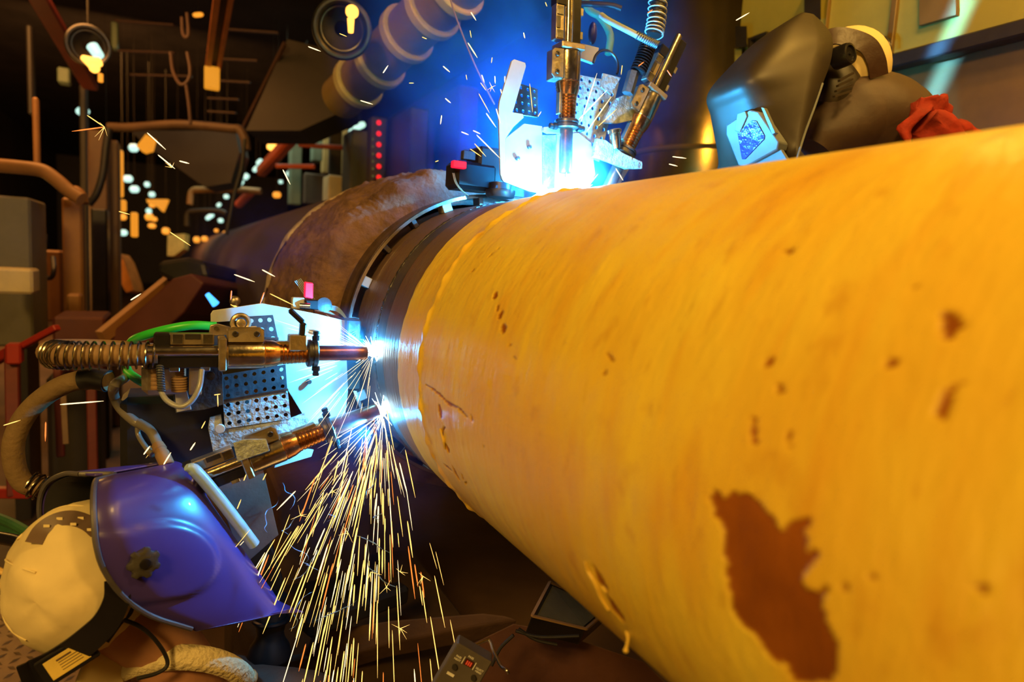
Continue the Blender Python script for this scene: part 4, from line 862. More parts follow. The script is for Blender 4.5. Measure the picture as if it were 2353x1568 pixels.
for i in range(26):
    for j in range(26):
        x, y = c0.x - .64 + i * .038, c0.y - .64 + j * .038; s_ = 1 if (i + j) % 2 else -1
        d = V((.013, .013 * s_, 0)); e = V((.003, -.003 * s_, 0)); p_ = V((x, y, z))
        mb.add([p_ - d, p_ - e + V((0, 0, .003)), p_ + d, p_ + e + V((0, 0, .003)), p_ - e * 1.0, p_ + e * 1.0], [(0, 4, 2, 1), (0, 3, 2, 5), (0, 1, 2, 3)])
mb.build('tread_lugs', M_DECKT, tpo, smooth=False)
# ------------------------------------------------------------------ things under the pipe
M_CUSH = mat('brown_felt', (.11, .055, .03), .8, bump=.2)
o = MB().prism([P(x, y, 1.62) for x, y in ((720, 1452), (900, 1425), (1110, 1408), (1160, 1414), (1192, 1424), (1110, 1438), (900, 1478), (760, 1520), (700, 1500))], V((0, .04, -.065))).build('padded_board', M_CUSH, smooth=False, bevel=.006)
tag(o, 'long brown padded board lying below the sparks', 'board')
o = MB().prism([P(x, y, 1.45) for x, y in ((1180, 1432), (1260, 1446), (1480, 1520), (1560, 1600), (1100, 1640), (1040, 1500))], V((0, .02, -.06))).build('brown_shelf', mat('brown_shelf_paint', (.10, .035, .018), .6, bump=.1), smooth=False, bevel=.004)
tag(o, 'brown shelf that carries the clear-lidded box', 'shelf')
bx = empty('clear_lid_box', P(1290, 1400, 1.36), 'dark box with a dull window lid tucked under the yellow pipe', 'box')
qa = [P(1221, 1418, 1.30), P(1262, 1340, 1.42), P(1400, 1400, 1.46), P(1345, 1448, 1.33)]
MB().prism(qa, V((0, .02, -.045))).build('box_body', M_BLACKM, bx, smooth=False, bevel=.003)
n_ = (qa[1] - qa[0]).cross(qa[2] - qa[0]).normalized(); n_ = n_ if n_.z > 0 else -n_
for i in range(4): MB().bar(qa[i] + n_ * .003, qa[(i + 1) % 4] + n_ * .003, .006, .004).build('lid_rim', M_TAN, bx)
cc = sum(qa, V()) / 4; MB().prism([cc + (p_ - cc) * .86 + n_ * .001 for p_ in qa], n_ * .001).build('window', mat('dull_window', (.09, .09, .075), .2, bump=.1), bx, smooth=False)
for k, pts in enumerate(([(1192, 1446), (1230, 1470), (1280, 1482)], [(1180, 1460), (1150, 1490), (1130, 1530)], [(1185, 1450), (1240, 1464), (1330, 1462)])):
    tag(MB().tube(resample([P(x, y, 1.30) for x, y in pts], 14), .0035, 8).build('black_cable', M_BLACK), ['black cable drooping right from the padded board end', 'black cable hanging down to the control box handle', 'black cable running along under the clear-lidded box'][k], 'cable')
# control box
cbx = empty('control_box', P(1080, 1530, 1.0), 'small grey control box with a red display and wire handle at the bottom edge', 'control box')
A_, B_ = P(1051, 1478, 1.0), P(1131, 1524, 1.0)
ux = (B_ - A_).normalized(); uy = (P(1003, 1568, 1.0) - A_); uy = (uy - ux * uy.dot(ux)).normalized(); uz = ux.cross(uy)
if uz.dot(CAM - A_) < 0: uz = -uz
W_ = (B_ - A_).length; H_ = .115; px_ = 1.0 / FPX
M_CBX = mat('grey_control_box', (.12, .10, .085), .5, bump=.05)
MB().box(A_ + ux * W_ / 2 + uy * H_ / 2 - uz * .016, ux * W_ / 2, uy * H_ / 2, uz * .016, .002).build('enclosure', M_CBX, cbx, smooth=False)
M_WHT = mat('printed_white', (.95, .93, .85), .6, bump=0); M_KEY = mat('black_button', (.04, .035, .03), .35)
def F(u, v, h=.0006): return A_ + ux * u * px_ + uy * v * px_ + uz * h
def txt(s, u, v, size, nm='lettering'):
    cu = bpy.data.curves.new('lettering', 'FONT'); cu.body = s; cu.size = size; cu.align_x = 'CENTER'; cu.align_y = 'CENTER'; cu.extrude = .0002; cu.offset = size * .02
    o = bpy.data.objects.new(nm, cu); COL.objects.link(o); cu.materials.append(M_WHT)
    Rm = Matrix((ux, -uy, uz)).transposed().to_4x4(); p_ = F(u, v, .0006); Rm.translation = p_
    dg = bpy.context.evaluated_depsgraph_get(); me = bpy.data.meshes.new_from_object(o.evaluated_get(dg)); bpy.data.objects.remove(o)
    me.transform(Rm.to_3x3().to_4x4()); o = bpy.data.objects.new(nm, me); COL.objects.link(o); o.location = p_
    o.parent = cbx; o.matrix_parent_inverse = Matrix.Translation(-V(cbx.location)); return o
txt('PASS', 44, 13.5, .0044); txt('PASS', 19, 26, .0042); txt('NEXT', 19, 33, .0042); txt('SELECT', 75, 28, .0040); txt('HEAD', 75, 34.5, .0040)
MB().box(F(46, 27), ux * 11 * px_, uy * 7.5 * px_, uz * .0012, .0003).build('display_window', mat('display_glass', (.08, .02, .01), .15, bump=0), cbx)
for i in range(3): MB().box(F(41 + i * 5, 27, .002), ux * 1.6 * px_, uy * 5 * px_, uz * .0004).build('digit', glow('display_red', (1, .05, .01), 1.6 if i else .5), cbx)
for s_ in (-1, 1): MB().box(F(46 + 14.5 * s_, 27), ux * .9 * px_, uy * 9 * px_, uz * .0004).build('printed_mark', M_WHT, cbx)
for u, v in ((22, 50), (72, 50)): MB().lathe(F(u, v, 0), uz, [(0, 6.5 * px_), (.004, 6.3 * px_), (.005, 5.4 * px_)], 20).build('push_button', M_KEY, cbx)
MB().box(F(22, 70), ux * 9 * px_, uy * 3.2 * px_, uz * .0004).build('white_label', M_WHT, cbx)
hd = [P(1080, 1494, 1.01), P(1083, 1487, 1.03), P(1118, 1472, 1.05), P(1126, 1474, 1.05), P(1136, 1500, 1.03), P(1150, 1530, 1.01), P(1164, 1541, 1.0), P(1168, 1548, 1.0)]
MB().tube(resample(hd, 50), .0026, 12).build('wire_handle', M_STEEL, cbx)
# black hydraulic leg at bottom centre
lg = empty('support_leg', P(620, 1400, 1.5), 'black ribbed support leg standing right of the blue helmet', 'support leg')
MB().prism([P(x, y, 1.53) for x, y in ((480, 1120), (560, 1100), (600, 1180), (630, 1260), (650, 1330), (655, 1420), (590, 1420), (560, 1250))], V((0, .06, 0))).build('upper_cover', M_BLACK, lg, bevel=.008, smooth=False)
a0 = P(625, 1370, 1.5); a1 = P(612, 1640, 1.5); dd = a1 - a0; ln = dd.length
MB().lathe(a0, dd, [(0, .034), (.04, .031), (.055, .036), (.07, .033), (.085, .030), (.10, .034), (.115, .044), (.14, .050), (.165, .040), (.19, .034), (ln, .034)], 24).build('rubber_boot', M_BLACK, lg)
MB().torus(a0 + dd * .2, dd, .037, .006, 24, 8).build('boot_band', M_BLACKM, lg)
tag(MB().bar(P(700, 1440, 1.5), P(930, 1360, 1.7), .05, .05, bev=.01).build('dark_beam', M_BLACK), 'black beam behind the sparks under the pipe', 'beam')
slab('tank_wall', 640, 1120, 860, 1420, 2.0, .3, mat('dull_brown_steel', (.17, .085, .035), .6, bump=.2), 'dull brown steel block behind the falling sparks', 'steel block')
slab('dark_skid', 560, 1470, 1100, 1700, 1.7, .5, mat('skid_brown', (.08, .045, .02), .6, bump=.2), 'brown skid below the padded board', 'skid')
# green strap and clutter behind the helmet
for k in range(2): tag(MB().tube(resample([P(-20, 1185 + k * 22, 1.6), P(30, 1205 + k * 22, 1.55), P(90, 1240 + k * 20, 1.5)], 12), .012, 10).build('green_strap', mat('dark_green_strap', (.05, .16, .06), .5)), ['upper dark green strap left of the blue helmet', 'lower dark green strap left of the blue helmet'][k], 'strap')
tag(MB().tube(resample([P(-30, 1232, 1.3), P(40, 1245, 1.25), P(90, 1268, 1.2)], 14), .012, 12).build('black_hose', M_BLACKM), 'black hose running in from the left edge behind the cap', 'hose')
tag(MB().tube(resample([P(-20, 1302, 1.0), P(8, 1316, 1.0), P(30, 1330, 1.0)], 8), .0045, 8).build('yellow_rope', mat('yellow_cord', (.9, .6, .2), .5)), 'short yellow cord at the left edge beside the cap', 'cord')
# ------------------------------------------------------------------ people
M_SKIN = mat('skin', (.62, .30, .17), .5, var=.15, scale=8, bump=.08, bscale=40, sub=1)
def skin_body(name, pts, edges, rad, m, parent=None):
    c = sum((V(p) for p in pts), V()) / len(pts)
    me = bpy.data.meshes.new(name); me.from_pydata([V(p) - c for p in pts], edges, []); me.materials.append(m)
    o = bpy.data.objects.new(name, me); COL.objects.link(o); o.location = c
    if parent is not None: o.parent = parent; o.matrix_parent_inverse = Matrix.Translation(-wloc(parent))
    o.modifiers.new('skin', 'SKIN')
    for i, r in enumerate(rad):
        v = me.skin_vertices[0].data[i]; v.radius = (r, r) if not isinstance(r, tuple) else r
        v.use_root = (i == 0)
    s = o.modifiers.new('sub', 'SUBSURF'); s.levels = 2; s.render_levels = 2
    for p_ in me.polygons: p_.use_smooth = True
    o.modifiers['skin'].use_smooth_shade = True
    return o
def shell(name, rows, S, O, m, parent, na=61, nv=60, thick=.0035, power=.5, emboss=None):
    """hood: each row = (rear px, front-corner px, half width at rear, at front); near side faces S"""
    R3 = []
    for (rx, ry), (fx, fy), wr, wf in rows:
        A = PLN(rx, ry, O + S * wr, S); B = PLN(fx, fy, O + S * wf, S)
        R3.append((A - S * wr, B - S * wf, wr, wf))
    n = len(R3); vs = []; fs = []
    def cr(v, k):
        t = v * (n - 1); j = min(int(t), n - 2); t -= j
        g = lambda i: R3[max(0, min(n - 1, i))][k]
        a, b, c, d = g(j - 1), g(j), g(j + 1), g(j + 2)
        return .5 * ((2 * b) + (c - a) * t + (2 * a - 5 * b + 4 * c - d) * t * t + (3 * b - a - 3 * c + d) * t ** 3)
    for i in range(nv):
        v = i / (nv - 1); A, B, wr, wf = (cr(v, k) for k in range(4))
        for j in range(na):
            a = math.pi * (j / (na - 1)) - math.pi / 2      # -90 near ... +90 far
            ca, sa = math.cos(a), math.sin(a)
            f = abs(ca) ** power; s = math.copysign(abs(sa) ** power, sa)
            w_ = wr * (1 - f) + wf * f if f < 1 else wf
            p = A.lerp(B, f) - S * (s * w_)
            if emboss and a < 0: p += S * emboss(p, f, v)
            vs.append(p)
    for i in range(nv - 1):
        for j in range(na - 1): fs.append((i * na + j, i * na + j + 1, (i + 1) * na + j + 1, (i + 1) * na + j))
    return MB().add(vs, fs).build(name, m, parent, solid=thick, sharp=70)
def pxof(p):
    d = V(p) - CAM; z = d.dot(FW); return 1176.5 + FPX * d.dot(RT) / z, 784 - FPX * d.dot(UP) / z
def ribbon(pts, w, out, th=.002, n=40):
    """flat band along pts; out = function(p) giving the outward direction"""
    q = resample(pts, n); mb = MB(); vs = []
    for i, p in enumerate(q):
        d = (q[min(i + 1, n - 1)] - q[max(i - 1, 0)]).normalized(); u = out(p).normalized(); s = d.cross(u).normalized()
        wi = w[0] + (w[1] - w[0]) * i / (n - 1) if isinstance(w, tuple) else w
        for a, b in ((-1, 0), (1, 0), (1, 1), (-1, 1)): vs.append(p + s * wi * a + u * th * b)
    fs = []
    for i in range(n - 1):
        for k in range(4): fs.append((i * 4 + k, i * 4 + (k + 1) % 4, (i + 1) * 4 + (k + 1) % 4, (i + 1) * 4 + k))
    fs += [(0, 1, 2, 3), tuple((n - 1) * 4 + k for k in (3, 2, 1, 0))]
    return mb.add(vs, fs)
# ---- near welder
S1 = (RT * .78 - FW * .62).normalized(); O1 = P(430, 1270, 1.05) - S1 * .12
def Q(px, py, s=0): return PLN(px, py, O1 + S1 * s, S1)
hc = Q(192, 1326); CR, CU, CF = .107, .118, .104
neck = Q(395, 1500); base = Q(455, 1640)
chest = base + V((.05, .06, -.14)); pel = V((chest.x - .08, chest.y - .10, .36))
w1 = None
pts = [pel, chest, base, neck, hc + (neck - hc) * .42, hc, chest + V((-.17, .03, .05)), chest + V((.20, .05, .02)), chest + V((-.20, .14, -.20)), chest + V((.22, .16, -.18)), chest + V((-.12, .30, -.24)), chest + V((.14, .30, -.22)),
       pel + V((-.12, .08, -.05)), pel + V((.12, .08, -.05)), pel + V((-.16, .38, .0)), pel + V((.14, .38, .0)), pel + V((-.16, .30, -.30)), pel + V((.14, .30, -.30)), pel + V((-.16, .42, -.33)), pel + V((.14, .42, -.33))]
eds = [(0, 1), (1, 2), (2, 3), (3, 4), (4, 5), (1, 6), (1, 7), (6, 8), (7, 9), (8, 10), (9, 11), (0, 12), (0, 13), (12, 14), (13, 15), (14, 16), (15, 17), (16, 18), (17, 19)]
rd = [.13, .14, .074, .060, .074, .082, .06, .06, .045, .045, .03, .03, .09, .09, .07, .07, .05, .05, .04, .04]
w1 = skin_body('person', pts, eds, rd, M_SKIN)
tag(w1, 'person crouching in a blue welding helmet and cream cap, facing the arc', 'person')
E1 = (RT * .97 + FW * .25).normalized()
AXC = (RT, UP, FW)
cap = MB().sphere(hc, CR, CU, CF, 40, 26, (RT, UP, FW)).build('cap', M_CREAM, w1); cap['label'] = 'cream cloth cap with eyelets and a top button'
for v in cap.data.vertices:
    p = v.co + hc; q = (p - hc); v.co += q.normalized() * (.006 * noise.noise(q * 22) + .0035 * noise.noise(q * 50 + V((2, 1, 0))))
bt = (-RT * .93 + UP * .22 + FW * .1).normalized()
def on_cap(d, k=1.0):
    d = d.normalized(); r, u, f = d.dot(RT), d.dot(UP), d.dot(FW); t = 1 / math.sqrt((r / CR) ** 2 + (u / CU) ** 2 + (f / CF) ** 2); return hc + d * t * k
MB().sphere(on_cap(bt), .012, .012, .012, 12, 8).build('cap_button', M_CREAM, cap)
e1 = bt.cross(UP).normalized(); e2 = bt.cross(e1)
for k in range(6):
    a = k * math.pi / 3 + .4; t = e1 * math.cos(a) + e2 * math.sin(a)
    MB().tube([on_cap(bt * math.cos(x) + t * math.sin(x), 1.004) for x in [i * .09 for i in range(18)]], .0017, 6).build('seam', M_CREAM, cap)
for k in range(6):
    a = k * math.pi / 3 + .9; t = e1 * math.cos(a) + e2 * math.sin(a); d = bt * .75 + t * .66; c = on_cap(d, 1.002)
    MB().torus(c, (c - hc).normalized(), .0040, .0018, 16, 6).build('eyelet', M_CREAM, cap)
MB().prism([Q(x, y, .015) for x, y in ((205, 1500), (262, 1430), (276, 1452), (286, 1500), (290, 1640), (150, 1640))], -S1 * .012).build('cap_brim', M_CREAM, cap, bevel=.004)['label'] = 'cream cap brim worn at the back'
M_BLUEH = mat('glossy_blue_shell', (.062, .040, .27), .30, var=.12, scale=3, bump=.01, coat=.1)
def emb(p, f, v):
    x, y = pxof(p); dx, dy = (x - 375) / 122, (y - 1290) / 88
    ca, sa = math.cos(-.35), math.sin(-.35); u, w_ = dx * ca - dy * sa, dx * sa + dy * ca
    e = math.sqrt(u * u + w_ * w_); t = max(0, min(1, (1.08 - e) / .16)); return .0065 * t * t * (3 - 2 * t)
rows = [((232, 1098), (400, 1066), .012, .010), ((222, 1103), (424, 1068), .036, .028), ((217, 1114), (446, 1082), .064, .050), ((214, 1150), (482, 1122), .098, .070), ((216, 1200), (520, 1175), .117, .080), ((222, 1258), (562, 1234), .123, .086),
        ((240, 1312), (596, 1282), .122, .088), ((280, 1368), (626, 1326), .119, .088), ((345, 1415), (655, 1366), .114, .09), ((440, 1446), (676, 1398), .106, .093), ((452, 1450), (692, 1406), .105, .097)]
hd_ = shell('welding_helmet', rows, S1, O1, M_BLUEH, w1, 81, 90, emboss=emb); hd_['label'] = 'glossy purple-blue welding helmet'
# dark lining a little inside the shell
rin = [((rx + 5, ry + 3), (fx - 14, fy + (5 if i < 3 else 0)), wr - .006, wf - .006) for i, ((rx, ry), (fx, fy), wr, wf) in enumerate(rows[1:-1])]
shell('helmet_lining', rin, S1, O1, M_BLACK, hd_, 41, 40)
rim = [PLN(rx, ry, O1 + S1 * wr, S1) for (rx, ry), _, wr, wf in rows[1:10]]
rimf = [p - S1 * 2 * r[2] for p, r in zip(rim, rows[1:10])]
MB().tube(resample(rim, 60), .0042, 8).tube(resample(rimf, 60), .0042, 8).tube(resample([rim[0], PLN(262, 1090, O1, S1), rimf[0]], 16), .0042, 8).build('helmet_edge', mat('grey_edge', (.10, .09, .10), .4), hd_)
vis = [(424, 1066), (446, 1072), (505, 1136), (586, 1243), (590, 1250), (570, 1256), (500, 1160), (436, 1082)]
vp = resample([PLN(x, y, O1 + S1 * .066, S1) for x, y in ((428, 1074), (450, 1084), (500, 1142), (545, 1200), (584, 1252))], 40)
MB().tube(vp, [.006 + .0045 * min(1, i / 8) for i in range(40)], 16).build('visor_frame', mat('cyan_tinted_visor_frame', (.42, .62, .72), .3, bump=.02), hd_)['label'] = 'pale visor frame along the front edge'  # cyan of the arc light is mixed into the frame's base colour
MB().prism([PLN(x, y, O1 + S1 * .092, S1) for x, y in ((440, 1444), (560, 1424), (676, 1398), (700, 1408), (640, 1412), (540, 1436), (448, 1452))], -S1 * .18).build('chin_lip', M_BLUEH, hd_, bevel=.001)
kc_ = PLN(324, 1290, O1 + S1 * .118, S1)
mb = MB(); K = 60; vs = []
kn = (S1 + (-RT) * .12).normalized(); _, ks, ku = frame(kn)
for t, r in ((-.002, .019), (.012, .022), (.017, .021), (.0185, .017)):
    for k in range(K):
        a = 2 * math.pi * k / K; rr = r * (1 + .10 * math.tanh(4 * math.cos(7 * a))) if t > 0 else r * .9
        vs.append(kc_ + kn * t + (ks * math.cos(a) + ku * math.sin(a)) * rr)
fs = [(i * K + k, i * K + (k + 1) % K, (i + 1) * K + (k + 1) % K, (i + 1) * K + k) for i in range(3) for k in range(K)] + [tuple(3 * K + k for k in range(K))]
mb.add(vs, fs).build('tightening_knob', mat('charcoal_plastic', (.06, .055, .05), .45), hd_)
MB().lathe(kc_, kn, [(.018, .008), (.021, .0075), (.0215, .005)], 18).build('knob_cap', M_BLACKM, hd_)
M_BAND = mat('brown_headgear', (.13, .075, .045), .4, bump=.02)
def outc(p): return (p - hc).normalized() * .5 + (CAM - p).normalized() * .7
def cappt(px, py, k):     # point of the cap's near surface under a pixel, pushed out by k
    r = ray(px, py).normalized(); lo = CAM - hc
    def g(vv): return V((vv.dot(RT) / CR, vv.dot(UP) / CU, vv.dot(FW) / CF))
    a, b_ = g(r), g(lo); A_ = a.dot(a); B_2 = a.dot(b_); C_ = b_.dot(b_) - 1; D_ = B_2 * B_2 - A_ * C_
    t = (-B_2 - math.sqrt(max(D_, 0))) / A_; p = CAM + r * t; return p + (p - hc).normalized() * k
pb = [cappt(x, y, .004) for x, y in ((82, 1252), (100, 1222), (130, 1202), (165, 1196), (200, 1207), (224, 1226))]
tb = ribbon(pb, .0115, outc); tb.build('crown_strap', M_BAND, hd_)['label'] = 'brown slotted strap over the cap'
for (x, y) in ((112, 1216), (140, 1200), (170, 1212), (186, 1199), (206, 1224)):
    c = cappt(x, y, .0066); MB().box(c, RT * .0045, UP * .002, FW * .0004).build('strap_slot', M_CREAM, hd_)
pb = [cappt(x, y, .008) for x, y in ((262, 1330), (262, 1372), (240, 1420), (200, 1460), (150, 1498), (100, 1528), (60, 1552))]
ribbon(pb, (.016, .026), outc, .004).build('rear_band', M_BLACKM, hd_)['label'] = 'black rear headband'
pb = [cappt(258, 1340, .006), Q(270, 1370, .10), Q(290, 1400, .09), Q(268, 1425, .085), Q(235, 1470, .08)]
ribbon(pb, .010, outc, .004).build('side_band', M_BLACKM, hd_)
lc = P(155, 1518, (cappt(165, 1495, .03) - CAM).dot(FW)); ln_ = ((CAM - lc).normalized() * .9 + (lc - hc).normalized() * .4).normalized(); la = (Q(203, 1478) - Q(110, 1545)); la = (la - ln_ * la.dot(ln_)).normalized(); lb = ln_.cross(la)
MB().box(lc - ln_ * .003, la * .036, lb * .021, ln_ * .003, .003).build('label_holder', M_BLACKM, hd_)
MB().box(lc, la * .026, lb * .015, ln_ * .0008, .0006).build('printed_label', mat('yellowed_label', (.85, .62, .14), .5, bump=0), hd_, smooth=False)
for i in range(5): MB().box(lc + lb * (.0085 - i * .0042) + la * (.004 if i else -.001) + ln_ * .0009, la * (.010 if i == 0 else .014), lb * (.0013 if i == 0 else .0005), ln_ * .0002).build('printed_line', M_BAND, hd_)
kcc = cappt(70, 1552, .014); MB().lathe(kcc, kcc - hc, [(0, .016), (.008, .017), (.012, .015), (.013, .01)], 14).build('ratchet_knob', M_DSTEEL, hd_)
M_COL = mat('ribbed_cream_collar', (.72, .60, .34), .8, var=.1, bump=.6, bscale=120)
cax = (neck - base).normalized()
col = MB(); vs = []
cc_ = Q(420, 1590); ce = (RT * .96 + FW * .25 + UP * -.05).normalized(); cf = (FW * .9 - UP * .45).normalized()
ring = [cc_ + ce * .106 * math.cos(a) - cf * .085 * math.sin(a) + UP * (.012 + .046 * max(0, math.sin(a)) + .004 * math.sin(2 * a)) for a in [2 * math.pi * k / 48 for k in range(49)]]
MB().tube(ring, .0135, 12, flat=1.5).build('collar', M_COL, w1)['label'] = 'cream ribbed collar'
M_SH = mat('dark_brown_shirt', (.11, .065, .045), .8, bump=.4, bscale=30)
skin_body('shirt', [pel + V((0, 0, .05)), chest, base + V((0, 0, -.035)), chest + V((-.17, .03, .05)), chest + V((.20, .05, .02)), chest + V((-.20, .14, -.20)), chest + V((.22, .16, -.18))], [(0, 1), (1, 2), (1, 3), (1, 4), (3, 5), (4, 6)], [.15, .165, .098, .078, .078, .06, .06], M_SH, w1)
skin_body('trousers', [pel, pel + V((-.12, .08, -.05)), pel + V((.12, .08, -.05)), pel + V((-.16, .38, .0)), pel + V((.14, .38, .0)), pel + V((-.16, .32, -.22)), pel + V((.14, .32, -.22))], [(0, 1), (0, 2), (1, 3), (2, 4), (3, 5), (4, 6)], [.15, .105, .105, .085, .085, .06, .06], M_SH, w1)
MB().tube(resample([Q(282, 1424, .09), Q(320, 1440, .09), Q(352, 1466, .085), Q(378, 1502, .08), Q(384, 1530, .08), Q(360, 1548, .08), Q(315, 1560, .08)], 40), .0032, 10).build('chin_cord', M_BLACK, w1)
def crumple(o, amp, f):
    for v in o.data.vertices:
        q = v.co + o.location; v.co += V((noise.noise(q * f), noise.noise(q * f + V((7, 0, 0))), noise.noise(q * f + V((0, 7, 0))))) * amp
# ---- far welder
S2 = (RT * .50 - FW * .866).normalized(); O2 = P(1830, 220, 1.52); F2 = (-RT * .866 - FW * .50).normalized()
def Q2(px, py, s=0): return PLN(px, py, O2 + S2 * s, S2)
h2 = P(1945, 165, 1.56); n2 = P(2010, 262, 1.58); b2 = P(2090, 330, 1.60)
ch2 = b2 + V((.12, .02, -.12)); pe2 = V((ch2.x + .10, ch2.y - .04, .82))
pts = [pe2, ch2, b2, n2, h2, ch2 + V((-.06, -.16, .02)), ch2 + V((.0, .18, .04)), ch2 + V((-.06, -.20, -.20)), ch2 + V((-.05, .24, -.16)), V((1.08, ch2.y - .06, ch2.z - .26)), V((1.08, ch2.y + .26, ch2.z - .22)),
       pe2 + V((0, -.1, -.06)), pe2 + V((0, .1, -.06)), V((pe2.x, pe2.y - .12, .45)), V((pe2.x, pe2.y + .12, .45)), V((pe2.x, pe2.y - .12, .07)), V((pe2.x, pe2.y + .12, .07)), V((pe2.x - .14, pe2.y - .12, .04)), V((pe2.x - .14, pe2.y + .12, .04))]
eds = [(0, 1), (1, 2), (2, 3), (3, 4), (1, 5), (1, 6), (5, 7), (6, 8), (7, 9), (8, 10), (0, 11), (0, 12), (11, 13), (12, 14), (13, 15), (14, 16), (15, 17), (16, 18)]
w2 = skin_body('person', pts, eds, [.13, .13, .085, .07, .075, .065, .065, .05, .05, .03, .03, .09, .09, .07, .07, .05, .05, .04, .04], M_SKIN)
tag(w2, 'person in a black welding helmet and red jacket bending behind the pipe', 'person')
M_BLKH = mat('matt_black_shell', (.045, .032, .022), .46, var=.3, scale=8, bump=.03)
rows2 = [((1868, 34), (1846, 29), .012, .012), ((1893, 58), (1806, 62), .055, .045), ((1912, 90), (1772, 108), .095, .065), ((1908, 140), (1736, 168), .11, .078), ((1890, 192), (1750, 218), .115, .08), ((1872, 245), (1767, 268), .115, .082), ((1850, 305), (1788, 322), .113, .083), ((1829, 372), (1812, 382), .11, .083), ((1812, 420), (1806, 424), .105, .082)]
hm2 = shell('welding_helmet', rows2, S2, O2, M_BLKH, w2, 61, 60, power=.42); hm2['label'] = 'black welding helmet with a cyan-lit lens box'
c5 = PLN(1750, 218, O2 + S2 * .08, S2)
def FP(px, py, o=0): return PLN(px, py, c5 + F2 * o, (F2 - UP * .42).normalized())
MB().prism([FP(x, y, .012) for x, y in ((1668, 288), (1722, 252), (1742, 256), (1790, 326), (1786, 344), (1712, 384), (1696, 380), (1668, 310))], -F2 * .03).build('lens_box', mat('lens_box_grey', (.20, .22, .24), .35, bump=.03), hm2, bevel=.003)['label'] = 'grey lens box lit cyan'
MB().prism([FP(x, y, .014) for x, y in ((1694, 305), (1728, 276), (1738, 278), (1757, 312), (1756, 320), (1712, 366), (1704, 366))], -F2 * .004).build('lens_window', mat('lens_glass', (.05, .06, .30), .15, bump=.3, bscale=60), hm2, bevel=.001)
MB().prism([FP(x, y, .016) for x, y in ((1688, 300), (1694, 262), (1712, 256), (1716, 268), (1700, 304))], -F2 * .008).build('lens_catch', MATS['lens_box_grey'], hm2, bevel=.001)
MB().prism([FP(x, y, .016) for x, y in ((1748, 246), (1756, 248), (1782, 305), (1774, 310))], -F2 * .01).build('lens_clip', MATS['lens_box_grey'], hm2, bevel=.001)
MB().prism([FP(x, y, .002) for x, y in ((1728, 378), (1788, 334), (1812, 372), (1800, 400), (1740, 410))], -F2 * .01).build('chin_panel', MATS['lens_box_grey'], hm2, bevel=.001)
edge2 = [PLN(rx, ry, O2 + S2 * (wr + .001), S2) for (rx, ry), _, wr, wf in rows2[4:]]
MB().tube(resample(edge2, 30), .0026, 8).build('helmet_edge', MATS['lens_box_grey'], hm2)
for i in range(4):
    a, b_ = Q2(1928 - i * 4, 186 + i * 12, .112), Q2(1960 - i * 2, 168 + i * 14, .112)
    MB().bar(a, b_, .006, .004).build('vent_rib', M_BLKH, hm2)
MB().sphere(P(1925, 200, 1.52), .055, .080, .05, 24, 16, (RT, UP, FW)).build('side_shell', M_BLKH, hm2)
kn2 = Q2(1949, 124, .12); MB().lathe(kn2, S2, [(-.03, .024), (0, .024), (.006, .022), (.007, .017), (.003, .016), (.003, .004), (.006, .003)], 28).build('tightening_knob', M_BLACKM, hm2)
MB().lathe(Q2(1986, 130, .10), S2, [(-.004, .021), (0, .021), (.001, .020), (.001, .009)], 24).build('ear_ring', mat('beige_plastic', (.45, .38, .24), .5), hm2)
cap2 = MB().sphere(P(1950, 160, 1.56), .090, .096, .095, 32, 20, (RT, UP, FW)).build('cap', M_CREAM, w2)
hb = [P(1888, 92, 1.47), P(1925, 84, 1.462), P(1965, 92, 1.458), P(1995, 108, 1.458), P(2012, 140, 1.462), P(2018, 175, 1.47)]
ribbon(hb, .022, lambda p: p - P(1950, 160, 1.56), .004).build('head_band', mat('dark_headgear', (.05, .022, .014), .4), hm2)
M_LEA = mat('dark_leather', (.085, .05, .035), .55, bump=.3, bscale=18)
cm = MB().tube(resample([P(1870, 350, 1.54), P(1912, 305, 1.54), P(1970, 265, 1.55), P(2025, 268, 1.55), P(2065, 310, 1.57), P(2090, 400, 1.58)], 40), [.04 + .057 * min(1, (i + 1) / 14) for i in range(40)], 40)
for i_, v in enumerate(cm.v): cm.v[i_] = v + V((noise.noise(v * 9), noise.noise(v * 9 + V((3, 0, 0))), noise.noise(v * 9 + V((0, 5, 0))))) * .014
cape = cm.build('leather_cape', M_LEA, w2); cape['label'] = 'dark leather neck cape'
M_REDJ = mat('red_jacket_cloth', (.42, .028, .010), .85, var=.45, scale=14, bump=.9, bscale=22)
jk = skin_body('jacket', [pe2, ch2 + V((.02, 0, -.02)), P(2165, 372, 1.62), P(2118, 322, 1.60), ch2 + V((-.06, -.16, .02)), ch2 + V((.0, .18, .04)), ch2 + V((-.06, -.20, -.20)), ch2 + V((-.05, .24, -.16))], [(0, 1), (1, 2), (2, 3), (1, 4), (1, 5), (4, 6), (5, 7)], [.15, .15, .115, .085, .08, .08, .06, .06], M_REDJ, w2)
MB().tube(resample([P(2072, 335, 1.45), P(2088, 290, 1.45), P(2114, 254, 1.46), P(2142, 248, 1.48), P(2172, 268, 1.5), P(2186, 295, 1.52)], 24), [.012 + .013 * math.sin(math.pi * i / 23) for i in range(24)], 20).build('jacket_collar', M_REDJ, w2)
crumple(bpy.data.objects['jacket_collar'], .022, 30)
MB().sphere(P(2136, 312, 1.50), .065, .052, .06, 20, 14, (RT, UP, FW)).tube(resample([P(2150, 315, 1.54), P(2185, 300, 1.56), P(2235, 308, 1.58)], 16), .026, 12).build('jacket_fold', M_REDJ, w2)
crumple(bpy.data.objects['jacket_fold'], .022, 26)
